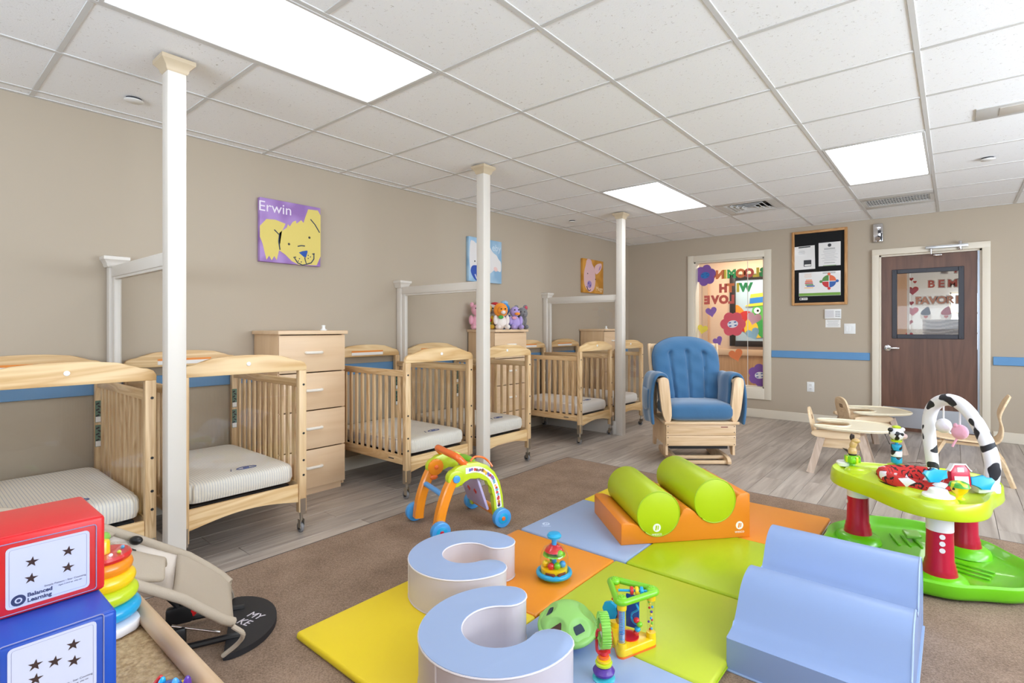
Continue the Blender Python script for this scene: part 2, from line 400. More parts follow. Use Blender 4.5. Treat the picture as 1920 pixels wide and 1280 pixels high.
struct('wall_left', M().box((LX-.06, 2.3, 1.3), (.12, 9.9, 2.7)), WALL)
WX0, WX1, WZ0, WZ1 = -2.866, -1.915, .378, 2.105     # hall window opening
DX0, DX1, DZ = -.672, .236, 2.012                    # door opening
wb = M(); WT = .13; wy = BY+WT/2
for x0, x1, z0, z1 in ((LX-.1, WX0, 0, 2.65), (WX0, WX1, 0, WZ0), (WX0, WX1, WZ1, 2.65), (WX1, DX0, 0, 2.65), (DX0, DX1, DZ, 2.65), (DX1, RX_+.1, 0, 2.65)):
    wb.box(((x0+x1)/2, wy, (z0+z1)/2), (x1-x0, WT, z1-z0))
struct('wall_back', wb, WALL)
wr = M()
for y0, y1, z0, z1 in ((NY, .3, 0, 2.65), (.3, 4.9, 0, .7), (.3, 4.9, 2.2, 2.65), (4.9, BY, 0, 2.65)):
    wr.box((RX_+.06, (y0+y1)/2, (z0+z1)/2), (.12, y1-y0, z1-z0))
struct('wall_right', wr, WALL)
wn = M()
for x0, x1, z0, z1 in ((LX-.1, -2.7, 0, 2.65), (-2.7, 1.9, 0, .7), (-2.7, 1.9, 2.2, 2.65), (1.9, RX_+.1, 0, 2.65)):
    wn.box(((x0+x1)/2, NY-.06, (z0+z1)/2), (x1-x0, .12, z1-z0))
struct('wall_near', wn, WALL)
# chair rails and baseboards
struct('trim_1', M().box((LX+.008, 2.3, .835), (.018, 9.7, .09), .003, 1), BLUER)
struct('trim_2', M().box(((-1.83-.757)/2, BY-.008, .84), (1.073, .018, .088), .003, 1), BLUER)
struct('trim_3', M().box(((.318+RX_)/2, BY-.008, .835), (RX_-.318, .018, .088), .003, 1), BLUER)
struct('baseboard_left', M().box((LX+.006, 2.3, .055), (.012, 9.7, .11), .003, 1), TRIMW)
bb = M()
for x0, x1 in ((LX+.013, -.757), (.318, RX_)): bb.box(((x0+x1)/2, BY-.006, .055), (x1-x0, .012, .11), .003, 1)
struct('baseboard_back', bb, TRIMW)

# ------------------------------------------------------------------ ceiling: tiles, tee bars, lights, vents
GX, GY, G = -1.349, 1.716, .61
ceil = struct('ceiling', M().box(((LX+RX_)/2, (NY+BY)/2, CZ+.1), (RX_-LX+.2, BY-NY+.2, .06)), TEE)
LIGHTS = [(-2.569, .496), (-2.569, 4.156), (-.739, 4.156), (1.091, 4.156), (1.091, .496)]  # last two panels are unseen, kept for the light they add
taken = set()
for lx, ly in LIGHTS:
    i, j = round((lx-GX)/G), round((ly-GY)/G); taken |= {(i, j), (i, j+1)}
taken |= {(1, 7), (-1, 6)}
def tile(x0, x1, y0, y1):
    return M().box(((x0+x1)/2, (y0+y1)/2, .012), (x1-x0-.018, y1-y0-.018, .02), .003, 1).mesh('ceiling_tile', TILE)
tshare = tile(0, G, 0, G); edges = {}
for i in range(-5, 8):
    for j in range(-4, 9):
        if (i, j) in taken: continue
        x0, y0 = GX+i*G, GY+j*G; a, b = max(x0, LX), min(x0+G, RX_); c, d = max(y0, NY), min(y0+G, BY)
        if b-a < .03 or d-c < .03: continue
        if b-a > G-.001 and d-c > G-.02: me = tshare
        else:
            key = (round(b-a, 3), round(d-c, 3))
            if key not in edges: edges[key] = tile(0, b-a, 0, d-c)
            me = edges[key]
        link('ceiling_tile', me, ceil, (a, c, CZ))
for i in range(-4, 8):
    xx = GX+i*G
    if xx < RX_: mk('tee_bar', M().box((xx, (NY+BY)/2, CZ+.004), (.025, BY-NY, .012), .002, 1), TEE, ceil)
TS = []
for j in range(-7, 9):
    yy = GY+j*G
    if not NY < yy < BY: continue
    for i in range(-5, 8):
        a, b = max(GX+i*G+.0125, LX), min(GX+i*G+G-.0125, RX_)
        if b-a > .03 and not any(abs(GX+i*G-lx) < .01 and abs(ly+G-yy) < .01 for lx, ly in LIGHTS):
            if b-a > G-.03 and TS: link('cross_tee', TS[0], ceil, ((a+b)/2, yy, CZ+.0045))
            else:
                o = mk('cross_tee', M().box((0, 0, 0), (b-a, .023, .012), .002, 1), TEE, ceil, ((a+b)/2, yy, CZ+.0045))
                if b-a > G-.03: TS.append(o.data)
mk('wall_angle', M().box((LX+.012, (NY+BY)/2, CZ+.003), (.024, BY-NY, .01)).box(((LX+RX_)/2, BY-.012, CZ+.0035), (RX_-LX, .024, .01)), TEE, ceil)
DIFF = plain('lit_diffuser', (246, 250, 255), .6, emit=LIGHT_PANEL)
LBL = {0: 'long lit ceiling panel above the nearest white post', 1: 'lit ceiling panel near the far white post', 2: 'lit ceiling panel right of centre before the slotted vent', 3: 'added unseen lit ceiling panel beyond the right edge of the picture', 4: 'added unseen lit ceiling panel to the right of the camera'}
for n, (lx, ly) in enumerate(LIGHTS):
    t = thing('ceiling_light', LBL[n], 'ceiling light', (lx+G/2, ly+G, CZ-.002), 0, 'recessed ceiling light panels')
    f = M()
    for sx in (-1, 1): f.box((sx*(G/2-.022), 0, .008), (.02, 2*G-.03, .02), .003, 1); f.box((0, sx*(G-.022), .008), (G-.05, .02, .02), .003, 1)
    mk('frame', f, TEE, t)
    mk('diffuser', M().box((0, 0, .012), (G-.062, 2*G-.062, .006)), DIFF, t)
# return-air grille
v = thing('return_vent', 'white slotted return air grille in the ceiling beside the right light', 'vent', (GX+1*G+G/2, GY+7*G+G/2, CZ))
mk('panel', M().box((0, .22, .006), (.58, .14, .012), .002).box((0, -.22, .006), (.58, .14, .012), .002).box((-.275, 0, .006), (.035, .32, .012)).box((.275, 0, .006), (.035, .32, .012)), TEE, v)
mk('backing', M().box((0, 0, .016), (.52, .3, .004)), BLACK, v)
for q in range(22): mk('fin', M().box((-.25+q*.0238, 0, .004), (.0055, .3, .005)), TEE, v)
for q in range(4): mk('louver', M().box((0, -.105+q*.07, .004), (.53, .01, .005)), TEE, v)
# supply diffuser
v = thing('supply_vent', 'white ceiling air diffuser with dark open slots near the middle light', 'vent', (GX-G+G/2, GY+6*G+G/2, CZ))
mk('panel', M().box((0, .25, .006), (.58, .08, .012), .002).box((0, -.25, .006), (.58, .08, .012), .002).box((-.25, 0, .006), (.08, .42, .012)).box((.25, 0, .006), (.08, .42, .012)), TEE, v)
mk('duct', M().box((0, 0, .05), (.42, .42, .005)), BLACK, v)
for q in range(4):
    s_ = .38-q*.09; fr = M(); fr.X = T(0, 0, .012-.004*q)
    for sg in (-1, 1): fr.box((sg*s_/2, 0, 0), (.035, s_+.03, .004), R=RY(sg*.6)); fr.box((0, sg*s_/2, 0), (s_+.03, .035, .004), R=RX(-sg*.6))
    mk('cone_ring', fr, TEE, v)
v = thing('exit_plate', 'flat white ceiling plate with a paler rectangle near the right edge', 'ceiling plate', (.345, 4.05, CZ-.006))
mk('plate', M().box((0, 0, .006), (.49, .22, .012), .004), TEE, v); mk('lens', M().box((.02, 0, .0), (.32, .14, .006), .002), plain('frosted_lens', (214, 208, 200), .4), v)
for n, (xx, yy, lab) in enumerate(((-3.5, .856, 'round white sprinkler cover left of the nearest post'), (.197, 5.127, 'round white sprinkler cover right of the right light'), (-3.503, 5.09, 'round white sprinkler cover above the far left wall'))):
    v = thing('sprinkler_cover', lab, 'sprinkler cover', (xx, yy, CZ-.016), 0, 'ceiling sprinkler covers')
    mk('disc', M().lathe([(0, 0), (.04, 0), (.044, .003), (.044, .006), (0, .006)]), WHITE, v); mk('neck', M().cyl((0, 0, .006), (0, 0, .024), .036), DARK, v)

# ------------------------------------------------------------------ hall window
win = link('window_1', None, None); win['kind'] = 'structure'
cw = .088
for nm, c, d in (('casing', ((WX0-cw/2+.006), BY-.012, (.239+2.19)/2), (cw, .024, 2.19-.239)), ('casing', (WX1+cw/2-.006, BY-.012, (.239+2.19)/2), (cw, .024, 2.19-.239)),
                 ('head_casing', ((WX0+WX1)/2, BY-.0125, WZ1+cw/2-.006), (WX1-WX0, .025, cw)), ('sill_casing', ((WX0+WX1)/2, BY-.0125, (.24+.385)/2), (WX1-WX0, .025, .145))):
    mk(nm, M().box(c, d, .004), TRIMW, win)
for c, d in (((WX0+.012, wy, (WZ0+WZ1)/2), (.024, WT, WZ1-WZ0)), ((WX1-.012, wy, (WZ0+WZ1)/2), (.024, WT, WZ1-WZ0)), (((WX0+WX1)/2, wy, WZ1-.012), (WX1-WX0, WT, .024)), (((WX0+WX1)/2, wy, WZ0+.012), (WX1-WX0, WT, .024))):
    mk('jamb', M().box(c, d), TRIMW, win)
mk('pane', M().box(((WX0+WX1)/2, wy+.02, (WZ0+WZ1)/2), (WX1-WX0-.04, .006, WZ1-WZ0-.04)), PANE, win)
mk('seam', M().box((-2.155, wy+.02, (WZ0+WZ1)/2), (.006, .01, WZ1-WZ0-.05)), plain('seam_grey', (225, 220, 212), .3), win)

# ------------------------------------------------------------------ door
door = link('door_1', None, None); door['kind'] = 'structure'
fw = .068
for nm, c, d in (('frame_side', (DX0-fw/2+.006, BY-.02, DZ/2), (fw, .05, DZ)), ('frame_side', (DX1+fw/2-.006, BY-.02, DZ/2), (fw, .05, DZ)), ('frame_head', ((DX0+DX1)/2, BY-.02, DZ+fw/2-.006), (DX1-DX0+2*fw-.012, .05, fw))):
    mk(nm, M().box(c, d, .005), TRIMW, door)
for c, d in (((DX0+.008, wy, DZ/2), (.03, WT, DZ)), ((DX1-.008, wy, DZ/2), (.03, WT, DZ)), (((DX0+DX1)/2, wy, DZ-.008), (DX1-DX0, WT, .03))):
    mk('stop', M().box(c, d), TRIMW, door)
mk('hinge_edge', M().box((DX1-.03, BY+.02, 1.0), (.02, .03, 1.98)), plain('hinge_grey', (170, 176, 186), .3, metal=.6), door)
VX0, VX1, VZ0, VZ1 = -.527, .068, 1.075, 1.815
dl = M(); dy, dt = BY+.045, .045; a0, a1 = DX0+.024, DX1-.042
for x0, x1, z0, z1 in ((a0, VX0, .012, DZ-.026), (VX1, a1, .012, DZ-.026), (VX0, VX1, .012, VZ0), (VX0, VX1, VZ1, DZ-.026)):
    dl.box(((x0+x1)/2, dy, (z0+z1)/2), (x1-x0, dt, z1-z0))
leaf = mk('leaf', dl, WALNUT, door)
fk = M(); fwid = .048
for x0, x1, z0, z1 in ((VX0-.02, VX0+fwid-.02, VZ0-.02, VZ1+.02), (VX1-fwid+.02, VX1+.02, VZ0-.02, VZ1+.02), (VX0+fwid-.02, VX1-fwid+.02, VZ0-.02, VZ0+fwid-.02), (VX0+fwid-.02, VX1-fwid+.02, VZ1-fwid+.02, VZ1+.02)):
    fk.box(((x0+x1)/2, dy-dt/2-.006, (z0+z1)/2), (x1-x0, .02, z1-z0), .004, 1)
vf = mk('vision_frame', fk, plain('black_bronze_frame', (52, 52, 60), .45), leaf)
for xx in (VX0, (VX0+VX1)/2, VX1):
    for zz in (VZ0, VZ1): mk('screw', M().cyl((xx, dy-dt/2-.02, zz), (xx, dy-dt/2-.014, zz), .006, n=8), BLACK, leaf)
mk('vision_pane', M().box(((VX0+VX1)/2, dy, (VZ0+VZ1)/2), (VX1-VX0, .006, VZ1-VZ0)), PANE, leaf)
fy = dy-dt/2
h_ = mk('lever_handle', M().cyl((-.588, fy, .945), (-.588, fy-.014, .945), .034, n=24, bev=.003).cyl((-.588, fy-.014, .945), (-.588, fy-.05, .945), .013, n=14).box((-.535, fy-.05, .945), (.12, .016, .02), .007), CHROME, leaf)
mk('kick_plate', M().box(((a0+a1)/2-.0, fy-.0015, .165), (a1-a0-.03, .003, .225), .001, 1), plain('kick_plate_steel', (196, 200, 208), .3, metal=.85), leaf)
for xx in (-.6, -.22, .16):
    for zz in (.065, .265): mk('screw', M().cyl((xx, fy-.005, zz), (xx, fy-.001, zz), .005, n=8), STEEL, leaf)
# closer arm along the head of the frame, over the hinge side
cl = mk('door_closer', M().box((-.06, BY-.075, DZ+.035), (.36, .03, .03), .004), ALU, door)
mk('pivot', M().cyl((.055, BY-.06, DZ-.01), (.055, BY-.06, DZ+.085), .018, n=16, bev=.003).cyl((-.19, BY-.06, DZ-.035), (-.19, BY-.06, DZ+.02), .009), CHROME, cl)
mk('bracket', M().box((-.135, BY-.045, DZ-.048), (.075, .03, .018), .006), CHROME, cl)

# ------------------------------------------------------------------ hall beyond the window and the door
HY = 8.6
hw = M()
OX0, OX1, OZ0, OZ1 = -.47, 1.0, .9, 2.02
for x0, x1, z0, z1 in ((-5, OX0, 0, 2.6), (OX0, OX1, 0, OZ0), (OX0, OX1, OZ1, 2.6), (OX1, 3, 0, 2.6)):
    hw.box(((x0+x1)/2, HY+.05, (z0+z1)/2), (x1-x0, .1, z1-z0))
HALLP = plain('hall_wall_peach', (214, 180, 150), .8)
struct('wall_hall', hw, HALLP)
struct('floor_hall', M().box((-1, 9.5, -.05), (8, 4.4, .1)), plain('hall_floor', (160, 140, 120), .5))
struct('ceiling_hall', M().box((-1, 9.5, 2.52), (8, 4.4, .08)), TEE)
struct('trim_4', M().box((-2.75, HY-.015, .778), (4.5, .035, .1), .006), plain('hall_rail', (206, 172, 138), .5))
struct('trim_5', M().box((-2.75, HY-.004, .365), (4.5, .012, .73)), wood('hall_wainscot', (190, 148, 108), (176, 134, 96), 'Z', 4))
struct('trim_6', M().box((-3.22, HY-.012, 1.0), (.09, .03, 2.0)), plain('hall_door_trim', (196, 160, 128), .5))
area_light('hall_lamp', (-2.3, 7.95, 2.4), (0, 0, 0), 1.2, .5, 32, (1, .9, .78))
area_light('far_room_lamp', (.4, 10.0, 2.4), (0, 0, 0), 1.6, 1.0, 44, (1, .97, .93))
struct('wall_far_room', M().box((0, 11.6, 1.25), (6, .1, 2.6)), plain('far_room_wall', (190, 184, 178), .8))
# window of the far room, with muntins and daylight
fwn = link('window_2', None, None); fwn['kind'] = 'structure'
mk('pane', M().box((.33, 11.5, 1.25), (.75, .02, 1.05)), plain('daylit_glass', (236, 244, 255), .3, emit=1.5), fwn)
mu = M()
for xx in (-.045, .33, .705): mu.box((xx, 11.485, 1.25), (.03, .02, 1.05))
for zz in (.73, 1.08, 1.42, 1.77): mu.box((.33, 11.485, zz), (.76, .02, .03))
mk('muntin', mu, TRIMW, fwn)
o = tag(mk('wooden_jamb', M().box((-.545, 7.45, 1.3), (.04, .03, 2.0), .003), wood('jamb_wood', (214, 164, 112), (196, 146, 96), 'Z', 8)), 'tan wooden upright seen through the left of the door glass', 'post')
br = thing('window_blind', 'rumpled clear plastic sheeting with white ridges seen low through the door glass', 'sheet', (-.1, 8.35, 1.16))
mk('sheet', M().surf(lambda u, v_: ((u-.5)*.42, .012*math.sin(30*v_+3*math.sin(5*u)), (v_-.5)*.24), 12, 40), plain('sheet_plastic', (206, 206, 208), .12), br, solid=.004)
o = tag(mk('white_counter', M().box((-.1, 8.5, .98), (.62, .2, .07), .006), WHITE), 'white ledge at the bottom of the door glass', 'ledge')

# decorations: letters, hearts, paper flowers on the hall side of the window
PY = wy+.028
def wcol(n, rgb): return plain('card_'+n, rgb, .6)
LC = dict(R=wcol('brick', (226, 104, 92)), O=wcol('orange', (250, 138, 86)), Y=wcol('yellow', (252, 224, 90)), G=wcol('green', (84, 196, 120)), P=wcol('purple', (158, 112, 196)), K=wcol('pink', (252, 184, 198)), B=wcol('lightblue', (172, 208, 228)))
rows = [('GNIMOOLB', [-2.642, -2.53, -2.458, -2.371, -2.251, -2.141, -2.046, -1.962], 1.908, 'ROYGOORG' and ['R', 'O', 'Y', 'G', 'O', 'R', 'Y', 'G'], 'top'),
        ('HTIW', [-2.487, -2.386, -2.286, -2.182], 1.716, ['R', 'O', 'Y', 'G'], 'middle'), ('EVOL', [-2.709, -2.597, -2.479, -2.371], 1.56, ['R', 'R', 'R', 'R'], 'bottom')]
cname = dict(R='brick red', O='orange', Y='yellow', G='green')
for word, xs, zz, cs, rn in rows:
    seen = 0
    for ch, xx, c in zip(word, xs, cs):
        ex = ''
        if ch == 'O' and rn == 'top': seen += 1; ex = ' (left)' if seen == 1 else ' (right)'
        o = text('paper_letter', ch, .15, LC[c], BACKW(xx, zz, PY), None, .0015, sx=-1, bold=.011)
        tag(o, f'{cname[c]} mirrored paper letter {ch}{ex} in the {rn} word on the window', 'letter', 'letters on the hall window')
HT = [(-2.649, 1.391, .16, 'P', 'purple paper heart below the bottom word on the window', .2), (-2.778, 1.146, .15, 'Y', 'yellow paper heart above the blue glider on the window', -.2), (-2.553, .985, .14, 'P', 'purple paper heart just right of the glider back', .5),
      (-2.08, 1.29, .19, 'K', 'pink paper heart over the green worm on the poster', -.25), (-2.086, 1.085, .18, 'B', 'light blue paper heart below the pink heart', .4), (-2.308, .795, .19, 'O', 'orange paper heart low on the window', .3)]
for xx, zz, s_, c, lab, r in HT:
    tag(mk('paper_heart', M().prism(heart(s_, rot=r), 0, .003, BACKW(xx, zz, PY)), LC[c]), lab, 'heart', 'paper hearts on the window')
FL = [(-2.735, 1.915, .15, 'P', 'purple paper flower with blue centre at the top left of the window', (40, 120, 190), .3), (-2.352, 1.225, .17, 'R', 'red paper flower with photo centre over the poster edge', (235, 235, 240), 0), (-2.0, .545, .15, 'P', 'purple paper flower with white centre at the bottom right of the window', (235, 235, 240), .6)]
for xx, zz, r, c, lab, cc, ph in FL:
    t = thing('paper_flower', lab, 'flower', (xx, PY-.004, zz), 0, 'paper flowers on the window')
    mt = plain('petal_'+lab[:9], (132, 86, 170) if c == 'P' and zz > 1 else (176, 128, 204) if c == 'P' else (234, 92, 108), .6)
    for q in range(6):
        a = q*PI/3+ph; mk('petal', M().prism(circ(r*.44, 14, r*.58*math.cos(a), r*.58*math.sin(a)), 0, .003+.0006*q, FR((0, 0, 0), (1, 0, 0), (0, 0, 1))), mt, t)
    mk('centre', M().prism(circ(r*.42, 20, 0, 0, ry=r*.3), .004, .008, FR((0, -.001, 0), (1, 0, .15), (-.15, 0, 1))), plain('centre_%d' % cc[0], cc, .5), t)
    for q in range(4): mk('print', M().flat(rrect(r*.2, r*.09, r*.03, 3, (q % 2-.5)*r*.42, (q//2-.5)*r*.26), FR((0, -.0095, 0), (1, 0, .15), (-.15, 0, 1))), plain('print_blue', (58, 84, 160), .5), t)
# framed poster on the hall wall with a plain green worm
po = thing('hall_poster', 'black framed poster of a green worm in a hat on the hall wall', 'poster', (-2.36, HY-.02, 1.45))
pf = M()
for c, d in (((-.41, 0, 0), (.09, .04, 1.14)), ((.41, 0, 0), (.09, .04, 1.14)), ((0, 0, .53), (.74, .04, .09)), ((0, 0, -.53), (.74, .04, .09))): pf.box(c, d, .004)
mk('frame', pf, plain('black_frame', (38, 30, 26), .4), po); mk('sheet', M().box((0, .005, 0), (.76, .01, 1.0)), plain('poster_pale_blue', (178, 198, 206), .4), po)
PM = lambda z: FR((-.03, -.002-z*.002, -.08), (1, 0, 0), (0, 0, 1))
for q, (nm, pts, c) in enumerate((
    ('tail', smoothpoly([(-.34, .2), (-.36, .02), (-.25, -.1), (-.16, -.02), (-.22, .1)]), (238, 142, 48)), ('wing', circ(.15, 30, -.17, -.1, ry=.17), (196, 52, 48)), ('belly', smoothpoly([(-.16, -.02), (-.22, -.25), (-.1, -.36), (.12, -.35), (.1, -.1)]), (240, 200, 60)),
    ('body', smoothpoly([(-.06, .06), (-.08, -.05), (.02, -.16), (.0, -.32), (.15, -.38), (.34, -.3), (.34, -.1), (.24, -.02), (.26, .1)]), (58, 158, 74)), ('head', circ(.15, 30, .07, .06, ry=.14), (92, 180, 84)), ('hat', [(-.13, .16), (.25, .19), (.2, .36), (-.1, .33)], (246, 206, 66)), ('band', [(-.12, .18), (.23, .21), (.21, .3), (-.11, .27)], (46, 120, 190)), ('brim', smoothpoly([(-.18, .13), (.28, .17), (.28, .2), (-.18, .17)]), (246, 206, 66)),
    ('eye', circ(.05, 20, .0, .07), (230, 238, 236)), ('eye', circ(.05, 20, .15, .1), (230, 238, 236)), ('pupil', circ(.018, 12, .01, .07), (20, 20, 20)), ('pupil', circ(.018, 12, .15, .1), (20, 20, 20)))):
    mk(nm, M().prism(pts, 0, .002, PM(q)), plain('print_'+nm+str(c[0]), c, .5), po)
text('lettering', 'O', .1, plain('print_red', (196, 40, 52), .5), FR((.26, -.006, .42), (1, 0, 0), (0, 0, 1)), po)
text('lettering', 'R', .08, plain('print_green', (52, 140, 90), .5), FR((.29, -.006, .28), (1, 0, 0), (0, 0, 1)), po)
# letters, hearts and little hatted figures on the far room's glass
GY_ = HY-.004
gl2 = link('window_3', None, None); gl2['kind'] = 'structure'
mk('pane', M().box(((OX0+OX1)/2, HY+.05, (OZ0+OZ1)/2), (OX1-OX0, .006, OZ1-OZ0)), PANE, gl2)
mk('frame', M().box((OX0, HY+.03, (OZ0+OZ1)/2), (.03, .1, OZ1-OZ0)).box(((OX0+OX1)/2, HY+.03, OZ1), (OX1-OX0, .1, .03)), plain('white_sash', (225, 222, 218), .4), gl2)
sc = (HY/9.0)
DL = plain('card_door_red', (196, 96, 84), .6); DT = plain('card_door_tan', (210, 144, 106), .6); DG = plain('card_door_grey', (150, 142, 140), .6)
for row, zz, dat, m_ in (('top', 1.92, (('L', -.1), ('Y', .02)), DL), ('second', 1.742, (('B', -.228), ('E', -.125), ('M', -.01), ('Y', .1)), DL), ('third', 1.53, (('F', -.365), ('A', -.295), ('V', -.212), ('O', -.122), ('R', -.035), ('I', .036), ('T', .1)), DT)):
    for ch, xx in dat:
        b_ = text('paper_letter', ch, .13, PAPER, BACKW(xx, zz, GY_+.004), None, .001, bold=.014)
        tag(b_, f'tan paper letter {ch} with white edge in the {row} row behind the door glass', 'letter', 'letters behind the door glass')
        text('face', ch, .13, DG if ch == 'L' else m_, BACKW(0, 0, -.004) @ T(0, 0, 0), b_, .001, bold=.004).matrix_local = T(0, 0, 0)
        b_.children[0].data.transform(T(xx, GY_, zz))
for n, (xx, zz, s_, lab) in enumerate(((-.44, 1.82, .05, 'smallest topmost red heart behind the door glass'), (-.4, 1.78, .04, 'tiny red heart second from top behind the door glass'), (-.425, 1.665, .13, 'large red heart with a dark picture behind the door glass'), (-.375, 1.56, .04, 'tiny red heart left of the F behind the door glass'), (-.44, 1.5, .06, 'small red heart left of the third word'), (-.425, 1.39, .13, 'pink heart with a small figure behind the door glass'), (-.455, 1.245, .07, 'small red heart low behind the door glass'), (-.46, 1.075, .08, 'lowest red heart behind the door glass'))):
    mk_ = mk('paper_heart', M().prism(heart(s_), 0, .003, BACKW(xx, zz, GY_)), plain('card_heart_%d' % (n == 5), (214, 84, 100) if n == 5 else (190, 52, 52), .6))
    tag(mk_, lab, 'heart', 'hearts behind the door glass')
for n, (xx, zz, hc, lab) in enumerate(((-.285, 1.36, (62, 66, 86), 'paper figure with a grey pointed hat behind the door glass'), (-.075, 1.36, (176, 52, 66), 'paper figure with a red pointed hat behind the door glass'), (.1, 1.36, (176, 52, 66), 'paper figure with a red hat cut off by the door glass edge'))):
    t = thing('paper_figure', lab, 'cutout', (xx, GY_, zz), 0, 'hatted paper figures behind the door glass')
    mk('beard', M().prism(circ(.06, 16, 0, -.03), 0, .002, FR((0, 0, 0), (1, 0, 0), (0, 0, 1))), PAPER, t)
    mk('hat', M().prism(smoothpoly([(-.055, -.02), (-.05, .03), (-.01, .07), (.03, .1), (.045, .04), (.055, -.02)]), .002, .005, FR((0, 0, 0), (1, 0, 0), (0, 0, 1))), plain('card_hat_%d' % hc[0], hc, .6), t)
    mk('heart', M().prism(heart(.045, 0, -.045), .002, .005, FR((0, 0, 0), (1, 0, 0), (0, 0, 1))), DL, t)
for q, (xx, zz) in enumerate(((-.46, 1.13), (-.37, 1.13), (-.28, 1.13))): tag(mk('paper_dot', M().prism(circ(.025, 14), 0, .003, BACKW(xx, zz, GY_-.002)), WHITE), ('leftmost', 'middle', 'rightmost')[q]+' of three white dots low behind the door glass', 'dot', 'white dots')
# ================================================================== DIVIDERS: tall post, half post on the wall, rail and clear panel
DIVY = [(.85, 'nearest'), (2.915, 'middle'), (5.065, 'farthest')]
def cap_prof(m, c, z, r0, r1, up=1):
    # square moulded cap, built as stacked square rings
    prof = [(r0, 0), (r0+.006, .008), (r0+.008, .02), (r1-.008, .036), (r1, .044), (r1, .062), (r1-.01, .066)]
    m.rings([[(c[0]+sx*r, c[1]+sy*r, z+up*h) for sx, sy in ((-1, -1), (1, -1), (1, 1), (-1, 1))] for r, h in prof])
def divider():
    t = thing('crib_divider', '', 'divider', (-2.84, 0, 0), 0, 'white post dividers between the cribs')
    mk('post', M().box((0, 0, (CZ-.03)/2), (.076, .076, CZ-.03), .004), WHITEP, t)
    m = M(); cap_prof(m, (0, 0), CZ-.072, .039, .068); mk('capital', m, plain('cap_cream', (198, 180, 152), .45), t)
    mk('half_post', M().box((-1.027, 0, .78), (.062, .06, 1.56), .004), WHITEP, t)
    m = M(); cap_prof(m, (-1.02, 0), 1.535, .038, .062); mk('half_post_cap', m, WHITEP, t)
    mk('top_rail', M().box((-.52, 0, 1.51), (.966, .04, .064), .003), WHITEP, t)
    mk('trim_frame', M().box((-.975, .0, .8), (.04, .03, 1.36), .002).box((-.052, 0, .8), (.028, .03, 1.36), .002).box((-.52, 0, 1.472), (.9, .026, .016)), WHITEP, t)
    mk('bottom_rail', M().box((-.52, 0, .075), (.966, .04, .15), .003), WHITEP, t)
    mk('clear_panel', M().box((-.515, 0, .81), (.9, .005, 1.32)), ACRYL, t)
    return t
d0 = divider()
for n, (yy, nm) in enumerate(DIVY):
    o = d0 if n == 0 else copy_tree(d0)
    o.location.y = yy; o['label'] = f'{nm} white post divider with half post and clear panel between cribs'

